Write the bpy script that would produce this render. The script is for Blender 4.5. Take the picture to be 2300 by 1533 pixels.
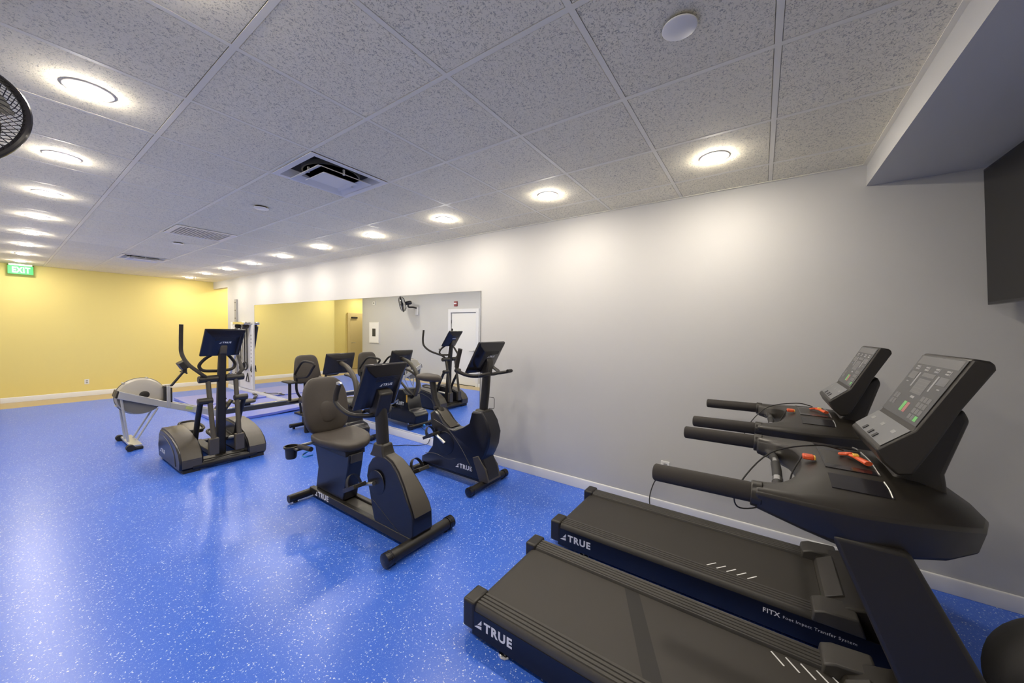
import bpy, bmesh, math, random
from mathutils import Vector, Matrix
random.seed(7)
PI = math.pi
scene = bpy.context.scene
COL = scene.collection
for o in list(bpy.data.objects): bpy.data.objects.remove(o)

# ------------------------------------------------------------------ camera
EYE = 1.60
F_PX, YAW, PITCH, ROLL = 804.98, 0.606791, -0.0334512, 0.0152805
def set_camera():
    fw = Vector((math.cos(PITCH)*math.cos(YAW), math.cos(PITCH)*math.sin(YAW), math.sin(PITCH)))
    rt = Vector((math.sin(YAW), -math.cos(YAW), 0)); up = rt.cross(fw)
    r = rt*math.cos(ROLL) + up*math.sin(ROLL); u = -rt*math.sin(ROLL) + up*math.cos(ROLL)
    cam = bpy.data.cameras.new('camera'); co = bpy.data.objects.new('camera', cam); COL.objects.link(co)
    cam.sensor_width = 36; cam.sensor_fit = 'HORIZONTAL'; cam.lens = F_PX/2300*36
    cam.clip_start = 0.02; cam.clip_end = 100
    m = Matrix((r, u, -fw)).transposed().to_4x4(); m.translation = Vector((0, 0, EYE))
    co.matrix_world = m; scene.camera = co
set_camera()
# ------------------------------------------------------------------ world, exposure
w = bpy.data.worlds.new('world'); scene.world = w; w.use_nodes = True
w.node_tree.nodes['Background'].inputs[0].default_value = (0.9, 0.93, 1, 1)
w.node_tree.nodes['Background'].inputs[1].default_value = 0.0
vs = scene.view_settings
vs.view_transform = 'Standard'; vs.look = 'None'; vs.gamma = 1.0; vs.use_curve_mapping = False
vs.exposure = 1.76
LAMP = 100.0          # emission of the round ceiling lights

# ------------------------------------------------------------------ materials
MATS = {}
def mat(name, col, rough=0.5, metal=0.0, spec=0.5, bump=None, var=None, emit=None, coat=0.0, alpha=None, trans=0.0):
    """bump=(scale,strength,distance)  var=(scale,amount)"""
    m = bpy.data.materials.new(name); m.use_nodes = True
    nt = m.node_tree; b = nt.nodes['Principled BSDF']
    b.inputs['Base Color'].default_value = (*col, 1); b.inputs['Roughness'].default_value = rough
    b.inputs['Metallic'].default_value = metal; b.inputs['Specular IOR Level'].default_value = spec
    b.inputs['Coat Weight'].default_value = coat; b.inputs['Transmission Weight'].default_value = trans
    if emit: b.inputs['Emission Color'].default_value = (*emit[0], 1); b.inputs['Emission Strength'].default_value = emit[1]
    tc = nt.nodes.new('ShaderNodeTexCoord')
    if bump:
        n = nt.nodes.new('ShaderNodeTexNoise'); n.inputs['Scale'].default_value = bump[0]; n.inputs['Detail'].default_value = 4
        nt.links.new(tc.outputs['Object'], n.inputs['Vector'])
        bp = nt.nodes.new('ShaderNodeBump'); bp.inputs['Strength'].default_value = bump[1]; bp.inputs['Distance'].default_value = bump[2]
        nt.links.new(n.outputs['Fac'], bp.inputs['Height']); nt.links.new(bp.outputs['Normal'], b.inputs['Normal'])
    if var:
        n = nt.nodes.new('ShaderNodeTexNoise'); n.inputs['Scale'].default_value = var[0]; n.inputs['Detail'].default_value = 3
        nt.links.new(tc.outputs['Object'], n.inputs['Vector'])
        mp = nt.nodes.new('ShaderNodeMapRange'); mp.inputs['To Min'].default_value = 1-var[1]; mp.inputs['To Max'].default_value = 1+var[1]
        nt.links.new(n.outputs['Fac'], mp.inputs['Value'])
        hs = nt.nodes.new('ShaderNodeHueSaturation'); hs.inputs['Color'].default_value = (*col, 1)
        nt.links.new(mp.outputs['Result'], hs.inputs['Value']); nt.links.new(hs.outputs['Color'], b.inputs['Base Color'])
    MATS[name] = m; return m

mat('grey_paint', (0.555, 0.556, 0.546), 0.6, bump=(260, 0.12, 0.002))
mat('yellow_paint', (0.76, 0.645, 0.225), 0.6, bump=(260, 0.12, 0.002))
mat('white_paint', (0.78, 0.78, 0.76), 0.4, bump=(120, 0.05, 0.001))
mat('white_trim', (0.74, 0.75, 0.77), 0.35, bump=(90, 0.04, 0.001))
mat('tan_floor', (0.43, 0.345, 0.20), 0.45, var=(60, 0.12), bump=(150, 0.1, 0.001))
mat('grid_white', (0.90, 0.86, 0.72), 0.45, var=(3, 0.02))
mat('black_plastic', (0.021, 0.018, 0.014), 0.38, bump=(900, 0.25, 0.0006), var=(4, 0.15))
mat('black_gloss', (0.012, 0.011, 0.014), 0.18, var=(5, 0.1))
mat('black_metal', (0.014, 0.012, 0.010), 0.46, bump=(1200, 0.15, 0.0004), var=(3, 0.1))
mat('navy_shroud', (0.008, 0.008, 0.012), 0.28, bump=(900, 0.18, 0.0005), var=(3, 0.1))
mat('black_rubber', (0.018, 0.017, 0.016), 0.62, bump=(300, 0.2, 0.001))
mat('black_foam', (0.022, 0.018, 0.015), 0.75, bump=(500, 0.35, 0.001))
mat('grey_rail', (0.055, 0.051, 0.045), 0.42, bump=(700, 0.2, 0.0004), var=(6, 0.1))
mat('belt_rubber', (0.036, 0.032, 0.027), 0.55, bump=(1500, 0.4, 0.0006), var=(2.5, 0.12))
mat('seat_vinyl', (0.050, 0.041, 0.033), 0.55, bump=(700, 0.35, 0.0008), var=(6, 0.1))
mat('warm_grey_plastic', (0.068, 0.059, 0.045), 0.4, bump=(700, 0.2, 0.0005), var=(5, 0.1))
mat('chrome', (0.78, 0.78, 0.78), 0.15, 1.0, var=(4, 0.04))
mat('brushed_steel', (0.62, 0.62, 0.60), 0.32, 1.0, var=(8, 0.06))
mat('rower_shell', (0.46, 0.43, 0.36), 0.4, var=(5, 0.05), bump=(300, 0.08, 0.0006))
mat('rower_dark', (0.17, 0.165, 0.15), 0.4, var=(5, 0.05))
mat('silver_paint', (0.55, 0.55, 0.53), 0.3, 0.4, var=(6, 0.04))
mat('print_white', (0.85, 0.85, 0.85), 0.5, var=(8, 0.02))
mat('print_grey', (0.30, 0.30, 0.30), 0.4, var=(8, 0.04))
mat('print_mid', (0.14, 0.14, 0.14), 0.35, var=(8, 0.04))
mat('panel_face', (0.060, 0.061, 0.062), 0.22, var=(8, 0.05))
mat('shelf_face', (0.16, 0.165, 0.17), 0.3, var=(8, 0.05))
mat('print_green', (0.16, 0.50, 0.15), 0.4, var=(8, 0.04))
mat('print_red', (0.42, 0.16, 0.16), 0.4, var=(8, 0.04))
mat('orange_plastic', (0.75, 0.11, 0.03), 0.35, var=(9, 0.05))
mat('yellow_plastic', (0.85, 0.50, 0.08), 0.35, var=(9, 0.05))
mat('blue_mat', (0.20, 0.25, 0.72), 0.28, bump=(200, 0.15, 0.001), var=(3, 0.06))
mat('blue_plastic', (0.05, 0.35, 0.85), 0.3, var=(5, 0.05))
mat('green_decal', (0.45, 0.50, 0.16), 0.4, var=(9, 0.05))
mat('screen_black', (0.014, 0.014, 0.015), 0.16, coat=0.3, var=(2, 0.1))
mat('tv_screen', (0.010, 0.009, 0.008), 0.30, spec=0.3, var=(2, 0.06))
mat('vent_white', (0.82, 0.81, 0.78), 0.4, var=(4, 0.03))
mat('vent_dark', (0.012, 0.009, 0.008), 0.7, var=(6, 0.3))
mat('duct_grey', (0.12, 0.12, 0.12), 0.5, 0.3, var=(9, 0.3))
mat('art_dark', (0.045, 0.047, 0.05), 0.5, var=(30, 0.5))
mat('alarm_red', (0.25, 0.025, 0.03), 0.4, var=(9, 0.05))
mat('beige_paint', (0.62, 0.50, 0.22), 0.5, var=(3, 0.03))
mat('exit_green', (0.02, 0.55, 0.12), 0.4, emit=((0.02, 0.80, 0.12), 0.16), var=(9, 0.03))
mat('exit_letter', (0.6, 1.0, 0.8), 0.4, emit=((0.45, 1.0, 0.72), 0.28), var=(9, 0.02))
mat('lamp_lens', (0.9, 0.9, 0.9), 0.4, emit=((1.0, 0.90, 0.76), LAMP), var=(9, 0.01))
m = mat('mirror_glass', (0.86, 0.88, 0.87), 0.0, 1.0)
m = mat('clear_acrylic', (0.9, 0.95, 0.9), 0.05, trans=0.9)

def floor_material():
    m = mat('blue_rubber_floor', (0.02, 0.09, 0.55), 0.3); nt = m.node_tree; b = nt.nodes['Principled BSDF']
    tc = nt.nodes.new('ShaderNodeTexCoord')
    def flecks(scale, lo, hi):
        wn = nt.nodes.new('ShaderNodeTexNoise'); wn.inputs['Scale'].default_value = scale*0.6; wn.inputs['Detail'].default_value = 2
        nt.links.new(tc.outputs['Object'], wn.inputs['Vector'])
        ad = nt.nodes.new('ShaderNodeMixRGB'); ad.blend_type = 'LINEAR_LIGHT'; ad.inputs[0].default_value = 0.012
        nt.links.new(tc.outputs['Object'], ad.inputs[1]); nt.links.new(wn.outputs['Color'], ad.inputs[2])
        v = nt.nodes.new('ShaderNodeTexVoronoi'); v.inputs['Scale'].default_value = scale
        nt.links.new(ad.outputs[0], v.inputs['Vector'])
        # only some cells carry a fleck
        sx = nt.nodes.new('ShaderNodeSeparateColor'); nt.links.new(v.outputs['Color'], sx.inputs[0])
        th = nt.nodes.new('ShaderNodeMapRange'); th.inputs['From Min'].default_value = 0.0; th.inputs['From Max'].default_value = 1.0
        th.inputs['To Min'].default_value = -0.25; th.inputs['To Max'].default_value = hi
        nt.links.new(sx.outputs[0], th.inputs['Value'])
        sub = nt.nodes.new('ShaderNodeMath'); sub.operation = 'SUBTRACT'
        nt.links.new(th.outputs[0], sub.inputs[0]); nt.links.new(v.outputs['Distance'], sub.inputs[1])
        st = nt.nodes.new('ShaderNodeMapRange'); st.inputs['From Min'].default_value = 0; st.inputs['From Max'].default_value = 0.06
        nt.links.new(sub.outputs[0], st.inputs['Value']); return st.outputs[0]
    f1 = flecks(100, 0, 0.42); f2 = flecks(200, 0, 0.42)
    ln = nt.nodes.new('ShaderNodeTexNoise'); ln.inputs['Scale'].default_value = 1.2; ln.inputs['Detail'].default_value = 3
    nt.links.new(tc.outputs['Object'], ln.inputs['Vector'])
    base = nt.nodes.new('ShaderNodeMixRGB'); base.inputs[1].default_value = (0.034, 0.126, 0.64, 1); base.inputs[2].default_value = (0.050, 0.160, 0.72, 1)
    nt.links.new(ln.outputs['Fac'], base.inputs[0])
    m1 = nt.nodes.new('ShaderNodeMixRGB'); m1.inputs[2].default_value = (0.55, 0.65, 0.85, 1)
    nt.links.new(f1, m1.inputs[0]); nt.links.new(base.outputs[0], m1.inputs[1])
    m2 = nt.nodes.new('ShaderNodeMixRGB'); m2.inputs[2].default_value = (0.22, 0.36, 0.78, 1)
    nt.links.new(f2, m2.inputs[0]); nt.links.new(m1.outputs[0], m2.inputs[1])
    nt.links.new(m2.outputs[0], b.inputs['Base Color'])
    n = nt.nodes.new('ShaderNodeTexNoise'); n.inputs['Scale'].default_value = 220
    nt.links.new(tc.outputs['Object'], n.inputs['Vector'])
    bp = nt.nodes.new('ShaderNodeBump'); bp.inputs['Strength'].default_value = 0.15; bp.inputs['Distance'].default_value = 0.0006
    nt.links.new(n.outputs['Fac'], bp.inputs['Height']); nt.links.new(bp.outputs['Normal'], b.inputs['Normal'])
floor_material()

def tile_material():
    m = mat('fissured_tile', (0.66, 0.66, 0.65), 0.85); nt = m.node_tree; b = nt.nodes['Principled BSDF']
    tc = nt.nodes.new('ShaderNodeTexCoord'); oi = nt.nodes.new('ShaderNodeObjectInfo')
    mul = nt.nodes.new('ShaderNodeMath'); mul.operation = 'MULTIPLY'; mul.inputs[1].default_value = 57.0
    nt.links.new(oi.outputs['Random'], mul.inputs[0])
    add = nt.nodes.new('ShaderNodeVectorMath'); add.operation = 'ADD'
    nt.links.new(tc.outputs['Object'], add.inputs[0]); nt.links.new(mul.outputs[0], add.inputs[1])
    n = nt.nodes.new('ShaderNodeTexNoise'); n.inputs['Scale'].default_value = 98; n.inputs['Detail'].default_value = 3; n.inputs['Distortion'].default_value = 1.6
    nt.links.new(add.outputs[0], n.inputs['Vector'])
    pit = nt.nodes.new('ShaderNodeMapRange'); pit.inputs['From Min'].default_value = 0.34; pit.inputs['From Max'].default_value = 0.45
    nt.links.new(n.outputs['Fac'], pit.inputs['Value'])
    mx = nt.nodes.new('ShaderNodeMixRGB'); mx.inputs[1].default_value = (0.55, 0.52, 0.42, 1); mx.inputs[2].default_value = (0.96, 0.905, 0.715, 1)  # warm tint put into the tile colour to offset blue floor bounce
    nt.links.new(pit.outputs[0], mx.inputs[0])
    vr = nt.nodes.new('ShaderNodeMapRange'); vr.inputs['To Min'].default_value = 0.965; vr.inputs['To Max'].default_value = 1.03
    nt.links.new(oi.outputs['Random'], vr.inputs['Value'])
    hs = nt.nodes.new('ShaderNodeHueSaturation'); nt.links.new(mx.outputs[0], hs.inputs['Color']); nt.links.new(vr.outputs[0], hs.inputs['Value'])
    nt.links.new(hs.outputs[0], b.inputs['Base Color'])
    bp = nt.nodes.new('ShaderNodeBump'); bp.inputs['Strength'].default_value = 0.7; bp.inputs['Distance'].default_value = 0.004
    nt.links.new(pit.outputs[0], bp.inputs['Height']); nt.links.new(bp.outputs['Normal'], b.inputs['Normal'])
tile_material()

# ------------------------------------------------------------------ mesh helpers (all in world coordinates)
def catmull(pts, n=6):
    pts = [Vector(p) for p in pts]
    if len(pts) < 3: return pts
    out = []
    P = [pts[0]*2-pts[1]] + pts + [pts[-1]*2-pts[-2]]
    for i in range(1, len(P)-2):
        a, b, c, d = P[i-1:i+3]
        for k in range(n):
            t = k/n
            out.append(0.5*((2*b)+(c-a)*t+(2*a-5*b+4*c-d)*t*t+(3*b-3*c+d-a)*t**3))
    out.append(pts[-1]); return out
class MB:
    def __init__(s): s.v = []; s.f = []
    def add(s, vs, fs, M=None):
        k = len(s.v)
        s.v += [(M @ Vector(p)) if M else Vector(p) for p in vs]
        s.f += [tuple(i+k for i in f) for f in fs]; return s
    def box(s, x0, x1, y0, y1, z0, z1, M=None):
        return s.add([(x0,y0,z0),(x1,y0,z0),(x1,y1,z0),(x0,y1,z0),(x0,y0,z1),(x1,y0,z1),(x1,y1,z1),(x0,y1,z1)],
                     [(0,3,2,1),(4,5,6,7),(0,1,5,4),(1,2,6,5),(2,3,7,6),(3,0,4,7)], M)
    def loft(s, rings, caps=True, M=None):
        n = len(rings[0]); vs = [p for r in rings for p in r]; fs = []
        for i in range(len(rings)-1):
            for j in range(n):
                a = i*n+j; b = i*n+(j+1) % n
                fs.append((a, b, b+n, a+n))
        if caps: fs += [tuple(reversed(range(n))), tuple(range((len(rings)-1)*n, len(rings)*n))]
        return s.add(vs, fs, M)
    def px(s, poly, x0, x1, M=None):   # polygon (y,z) swept along x
        return s.loft([[(x, y, z) for y, z in poly] for x in (x0, x1)], M=M)
    def pxw(s, poly, xc, w, grow=0):   # polygon (y,z) swept along x with a width that depends on z
        return s.loft([[(xc+k*(w(z)+grow), y, z) for y, z in poly] for k in (-1, 1)])
    def py(s, poly, y0, y1, M=None):
        return s.loft([[(x, y, z) for x, z in poly] for y in (y0, y1)], M=M)
    def pz(s, poly, z0, z1, M=None):
        return s.loft([[(x, y, z) for x, y in poly] for z in (z0, z1)], M=M)
    def tube(s, path, r, n=12, smooth=0, caps=True, flat=1.0):
        P = catmull(path, smooth) if smooth else [Vector(p) for p in path]
        N = len(P); R = r if isinstance(r, (list, tuple)) else None
        T = [(P[min(i+1, N-1)]-P[max(i-1, 0)]).normalized() for i in range(N)]
        up = Vector((0, 0, 1)) if abs(T[0].z) < 0.9 else Vector((1, 0, 0))
        u = (up - T[0]*up.dot(T[0])).normalized(); rings = []
        for i in range(N):
            u = (u - T[i]*u.dot(T[i])).normalized(); v = T[i].cross(u)
            rr = r if R is None else R[0]+(R[-1]-R[0])*i/(N-1) if len(R) == 2 else R[min(len(R)-1, int(round(i*(len(R)-1)/(N-1))))]
            rings.append([P[i]+(u*math.cos(2*PI*k/n)*flat+v*math.sin(2*PI*k/n))*rr for k in range(n)])
        return s.loft(rings, caps)
    def cyl(s, a, b, r, n=20): return s.tube([a, b], r, n)
    def lathe(s, prof, o, axis, n=24):  # prof = [(radius, height)]
        ax = Vector(axis).normalized(); u = ax.orthogonal().normalized(); v = ax.cross(u); o = Vector(o)
        return s.loft([[o+ax*h+(u*math.cos(2*PI*k/n)+v*math.sin(2*PI*k/n))*max(r, 1e-4) for k in range(n)] for r, h in prof])
    def torus(s, o, axis, R, r, n=40, m=8):
        ax = Vector(axis).normalized(); u = ax.orthogonal().normalized(); v = ax.cross(u); o = Vector(o); vs = []; fs = []
        for i in range(n):
            d = u*math.cos(2*PI*i/n)+v*math.sin(2*PI*i/n)
            for j in range(m):
                a = 2*PI*j/m; vs.append(o+d*(R+r*math.cos(a))+ax*r*math.sin(a))
                fs.append((i*m+j, ((i+1) % n)*m+j, ((i+1) % n)*m+(j+1) % m, i*m+(j+1) % m))
        return s.add(vs, fs)
    def pillow(s, c, hx, hy, hz, e=0.35, n=20, m=12, M=None, warp=None):  # superellipsoid cushion
        c = Vector(c); rings = []
        pw = lambda t, k: math.copysign(abs(t)**k, t)
        for j in range(1, m):
            ph = -PI/2+PI*j/m; ring = []
            for i in range(n):
                th = 2*PI*i/n
                p = Vector((hx*pw(math.cos(ph), e)*pw(math.cos(th), e), hy*pw(math.cos(ph), e)*pw(math.sin(th), e), hz*pw(math.sin(ph), e)))
                if warp: p = Vector(warp(p))
                if M: p = M @ p
                ring.append(c+p)
            rings.append(ring)
        return s.loft(rings)
    def build(s, name, material, parent=None, bevel=0, seg=2, smooth=35, kind=None, label=None):
        off = Vector((0, 0, 0)); q = parent
        while q is not None: off += q.location; q = q.parent
        me = bpy.data.meshes.new(name); me.from_pydata([tuple(p-off) for p in s.v], [], s.f)
        bm = bmesh.new(); bm.from_mesh(me); bmesh.ops.recalc_face_normals(bm, faces=bm.faces)
        bm.to_mesh(me); bm.free(); me.update()
        if smooth:
            for p in me.polygons: p.use_smooth = True
            me.set_sharp_from_angle(angle=math.radians(smooth))
        me.materials.append(MATS[material])
        o = bpy.data.objects.new(name, me); COL.objects.link(o); o.parent = parent
        if bevel:
            b = o.modifiers.new('bevel', 'BEVEL'); b.width = bevel; b.segments = seg; b.limit_method = 'ANGLE'; b.angle_limit = math.radians(35)
            b.harden_normals = False
        if kind: o['kind'] = kind
        if label: o['label'] = label
        return o
def thing(name, label, cat, loc=(0, 0, 0), group=None):
    o = bpy.data.objects.new(name, None); COL.objects.link(o); o.location = loc; o.empty_display_size = 0.1
    o['label'] = label; o['category'] = cat
    if group: o['group'] = group
    return o
def tag(o, label, cat, group=None):
    o['label'] = label; o['category'] = cat
    if group: o['group'] = group
    return o
def struct(o, label):
    o['kind'] = 'structure'; o['label'] = label; return o
def copy_tree(o, parent=None):
    c = o.copy(); COL.objects.link(c); c.parent = parent
    for ch in list(o.children): copy_tree(ch, c)
    return c
def frame(o, right, up):
    r = Vector(right).normalized(); u = Vector(up).normalized(); n = r.cross(u)
    m = Matrix((r, u, n)).transposed().to_4x4(); m.translation = Vector(o); return m
_tx = {}
def text_poly(body, thick=0.0, spacing=1.0):
    key = (body, thick, spacing)
    if key not in _tx:
        cu = bpy.data.curves.new('tmp', 'FONT'); cu.body = body; cu.size = 1; cu.offset = thick; cu.space_character = spacing
        cu.resolution_u = 3
        ob = bpy.data.objects.new('tmp', cu); COL.objects.link(ob)
        bpy.context.view_layer.update()
        me = bpy.data.meshes.new_from_object(ob.evaluated_get(bpy.context.evaluated_depsgraph_get()))
        vs = [v.co.copy() for v in me.vertices]; fs = [tuple(p.vertices) for p in me.polygons]
        bpy.data.objects.remove(ob); bpy.data.curves.remove(cu); bpy.data.meshes.remove(me)
        x0 = min(v.x for v in vs); x1 = max(v.x for v in vs); y0 = min(v.y for v in vs); y1 = max(v.y for v in vs)
        _tx[key] = ([Vector(((v.x-x0)/(y1-y0), (v.y-y0)/(y1-y0), 0)) for v in vs], fs, (x1-x0)/(y1-y0))
    return _tx[key]
def lettering(parent, body, o, right, up, length, mark=False, material='print_white', name='lettering', thick=0.03, spacing=1.1, height=None):
    """flat print lying on a surface; o = lower left corner, length = printed length"""
    vs, fs, asp = text_poly(body, thick, spacing); M = frame(o, right, up); b = MB()
    k = 1.25 if mark else 0.0
    h = length/(asp+k); hy = height if height else h
    b.add([(v.x*h+k*h, v.y*hy, 0) for v in vs], fs, M)
    if mark:
        b.add([(0,0,0),(h*.95,0,0),(h*.95,hy*.36,0),(h*.34,hy*.22,0)], [(0,1,2,3)], M)
        b.add([(h*.42,hy*.34,0),(h*.95,hy*.48,0),(h*.95,hy*1.0,0)], [(0,1,2)], M)
    return b.build(name, material, parent, smooth=0)

# ------------------------------------------------------------------ the room
XW, XL, YF, YB, ZC = 3.364, -0.82, 12.15, -1.75, 2.75
YE = 11.12      # right wall ends here
LX, LY0, PX, PYT = -0.629, -0.02, 0.6055, 0.614    # ceiling grid
SOF = -0.55     # face of the soffit
o = MB().box(-0.40, XW, YB, 11.34, -0.06, 0).build('floor', 'blue_rubber_floor', smooth=0); struct(o, 'blue rubber floor speckled with pale flecks')
o = MB().box(XL, -0.40, YB, 13.0, -0.06, 0).box(-2.4, XL, 11.8, 13.0, -0.06, 0).box(-0.40, 4.6, 11.34, 13.0, -0.06, 0).box(XW, 4.6, 11.12, 11.34, -0.06, 0).build('floor_border', 'tan_floor', smooth=0)
struct(o, 'tan floor strip along the yellow wall')
o = MB().box(XW, XW+0.12, YB, YE, 0, 2.95).box(XW, XW+0.12, YE, YF, 2.56, 2.95).build('wall_right', 'grey_paint', smooth=0); struct(o, 'pale grey wall that carries the mirror')
o = MB().box(0.02, 4.6, YF, YF+0.10, 0, 2.95).box(0.02, 0.21, YF+0.1, 12.9, 0, 2.95).box(-2.4, 0.21, 12.9, 13.0, 0, 2.95).build('wall_far', 'yellow_paint', smooth=0); struct(o, 'yellow end wall under the exit sign')
o = MB().box(4.5, 4.6, 10.9, YF, 0, 2.95).box(XW+.12, 4.6, 10.9, 11.0, 0, 2.95).build('wall_alcove', 'yellow_paint', smooth=0); struct(o, 'yellow side wall of the corner recess')
DY0, DY1, DZ = 6.42, 7.42, 2.08
o = MB().box(XL-0.12, XL, YB, DY0, 0, 2.95).box(XL-0.12, XL, DY1, 11.8, 0, 2.95).box(XL-0.12, XL, DY0, DY1, DZ, 2.95).build('wall_left', 'grey_paint', smooth=0); struct(o, 'pale grey wall with the door and fans, seen in the mirror')
o = MB().box(-2.4, XL-0.12, 11.7, 11.8, 0, 2.95).box(-2.5, -2.4, 11.7, 13.0, 0, 2.95).build('wall_passage', 'grey_paint', smooth=0); struct(o, 'grey passage wall by the exit')
o = MB().box(XL-0.12, XW+0.12, YB-0.1, YB, 0, 2.95).build('wall_back', 'grey_paint', smooth=0); struct(o, 'grey wall behind the television')
# lower soffit at the back
o = MB().box(XL, XW, YB, SOF, 2.60, 2.95).build('soffit', 'grey_paint', smooth=0); struct(o, 'dropped grey soffit over the television')
o = MB().box(XL, XW, SOF, SOF+0.022, 2.741, 2.7455).box(XL, XW, SOF, SOF+0.002, 2.7455, 2.77).build('trim_1', 'grid_white'); struct(o, 'white ceiling edge trim along the soffit')
o = MB().box(XW-0.022, XW, SOF+0.022, YF, 2.741, 2.7455).build('trim_2', 'grid_white'); struct(o, 'white ceiling edge trim along the grey wall')
# baseboards with a rounded top
def base_prof(h=0.10, t=0.014): return [(0, 0), (t, 0), (t, h-0.014), (t*0.75, h-0.004), (t*0.35, h), (0, h)]
o = MB().py([(XW-a, z) for a, z in base_prof()], YB, YE).build('baseboard_right', 'white_trim', bevel=0.002); struct(o, 'white baseboard below the mirror')
o = MB().px([(YF-a, z) for a, z in base_prof(0.105)], 0.02, 4.5).build('baseboard_far', 'white_trim', bevel=0.002); struct(o, 'white baseboard along the yellow wall')
o = MB().py([(XL+a, z) for a, z in base_prof()], YB, DY0-0.09).py([(XL+a, z) for a, z in base_prof()], DY1+0.09, 11.8).build('baseboard_left', 'white_trim', bevel=0.002); struct(o, 'white baseboard beside the door')
# doors
d = MB().box(XL-0.07, XL-0.028, DY0+0.03, DY1-0.03, 0.01, DZ-0.03).build('door_1', 'white_paint', bevel=0.003); struct(d, 'white flush door seen in the mirror')
MB().box(XL-0.028, XL+0.018, DY0-0.08, DY0+0.02, 0, DZ+0.08).box(XL-0.028, XL+0.018, DY1-0.02, DY1+0.08, 0, DZ+0.08).box(XL-0.028, XL+0.018, DY0+0.02, DY1-0.02, DZ-0.02, DZ+0.08).build('door_frame', 'white_trim', d, bevel=0.004)
MB().cyl((XL-0.03, DY0+0.11, 0.98), (XL+0.03, DY0+0.11, 0.98), 0.012).tube([(XL+0.03, DY0+0.11, 0.98), (XL+0.032, DY0+0.24, 0.98)], 0.009).cyl((XL-0.03, DY0+0.11, 0.98), (XL-0.02, DY0+0.11, 0.98), 0.028).build('door_handle', 'brushed_steel', d)
for z in (0.25, 1.0, 1.80):
    MB().cyl((XL-0.018, DY1-0.03, z-0.05), (XL-0.018, DY1-0.03, z+0.05), 0.008).build('hinge', 'duct_grey', d)
d = MB().box(-1.75, -0.98, 12.84, 12.895, 0.01, 2.05).build('door_2', 'beige_paint', bevel=0.003); struct(d, 'beige door in the yellow passage, seen in the mirror')
MB().box(-0.98, -0.88, 12.84, 12.92, 0, 2.14).box(-1.85, -1.75, 12.84, 12.92, 0, 2.14).box(-1.75, -0.98, 12.84, 12.92, 2.05, 2.14).build('door_frame', 'beige_paint', d, bevel=0.004)
MB().box(-1.25, -1.02, 12.79, 12.84, 1.93, 1.99).build('door_closer', 'vent_dark', d)
MB().cyl((-1.04, 12.84, 1.0), (-1.04, 12.78, 1.0), 0.012).tube([(-1.04, 12.785, 1.0), (-1.16, 12.78, 1.0)], 0.009).build('door_handle', 'brushed_steel', d)

# ceiling: plenum slab > tiles and grid runners
ceil = MB().box(XL-0.1, 4.6, SOF, YF+0.05, 2.80, 2.86).box(XL-0.1, 0.21, YF, 13.0, 2.80, 2.86).box(-2.5, XL-0.1, 11.7, 13.0, 2.80, 2.86).build('ceiling', 'grid_white', smooth=0); struct(ceil, 'suspended ceiling of fissured tiles tinted warm against the blue floor bounce')
XG = [LX+PX*k for k in range(0, 7)]            # x grid lines
YG = [LY0+PYT*k for k in range(0, 20)]
XG_all = [XL]+XG+[XW]; YG_all = [SOF]+YG+[YF]
vents = {(1.186, 2.436): 'open', (1.186, 5.506): 'egg', (1.186, 8.576): 'open'}
def is_vent(x, y):
    for (a, b), k in vents.items():
        if abs(a-x) < 0.1 and abs(b-y) < 0.1: return k
tile_cache = {}
for i in range(len(XG_all)-1):
    for j in range(len(YG_all)-1):
        x0, x1, y0, y1 = XG_all[i], XG_all[i+1], YG_all[j], YG_all[j+1]
        if x1-x0 < 0.06 or y1-y0 < 0.06 or is_vent(x0, y0): continue
        g = 0.0135; sx, sy = round((x1-x0)/2-g, 4), round((y1-y0)/2-g, 4)
        if (sx, sy) not in tile_cache:
            e = 0.006
            b = MB().loft([[(-a, -c, z), (a, -c, z), (a, c, z), (-a, c, z)] for a, c, z in ((sx-e*.3, sy-e*.3, 0), (sx, sy, 0.003), (sx, sy, 0.018))])
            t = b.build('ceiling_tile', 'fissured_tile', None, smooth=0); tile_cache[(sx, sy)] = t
        else:
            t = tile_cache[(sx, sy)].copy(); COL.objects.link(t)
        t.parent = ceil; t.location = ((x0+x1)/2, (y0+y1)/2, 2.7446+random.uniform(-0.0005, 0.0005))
for x in XG:
    if x > XL+.05: MB().box(x-0.012, x+0.012, SOF+.022, YF, 2.7440, 2.7475).box(x-0.002, x+0.002, SOF+.022, YF, 2.7475, 2.80).build('grid_runner', 'grid_white', ceil, smooth=0)
for y in YG: MB().box(XL, XW-.022, y-0.012, y+0.012, 2.7442, 2.7474).build('grid_runner', 'grid_white', ceil, smooth=0)

# things set in the ceiling
def downlight(x, y, label):
    t = thing('ceiling_light', label, 'light', (x, y, ZC-0.01), 'round ceiling lights')
    MB().lathe([(0.062, 0.005), (0.064, 0.004), (0.080, 0.004), (0.086, 0.006), (0.087, 0.0095), (0.062, 0.0095)], (x, y, ZC-0.015), (0, 0, 1), 32).build('trim_ring', 'vent_white', t)
    MB().lathe([(0.0, -0.0085), (0.050, -0.0078), (0.061, -0.0050), (0.066, 0.0008), (0.066, 0.006)], (x, y, ZC-0.015), (0, 0, 1), 32).build('lens', 'lamp_lens', t)
ords = ['nearest', 'second', 'third', 'fourth', 'fifth', 'sixth', 'seventh', 'eighth', 'ninth', 'tenth']
for k in range(10):
    downlight(2.70, 0.287+1.238*k, f'round ceiling light, {ords[k]} in the row beside the mirror wall')
for k in range(-2, 8):
    downlight(0.283, 2.755+1.238*k, f'round ceiling light, {ords[k]} visible in the row on the open side' if k >= 0 else ['round ceiling light of the open-side row just above the photo', 'round ceiling light of the open-side row above the viewer'][-k-1])
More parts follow.
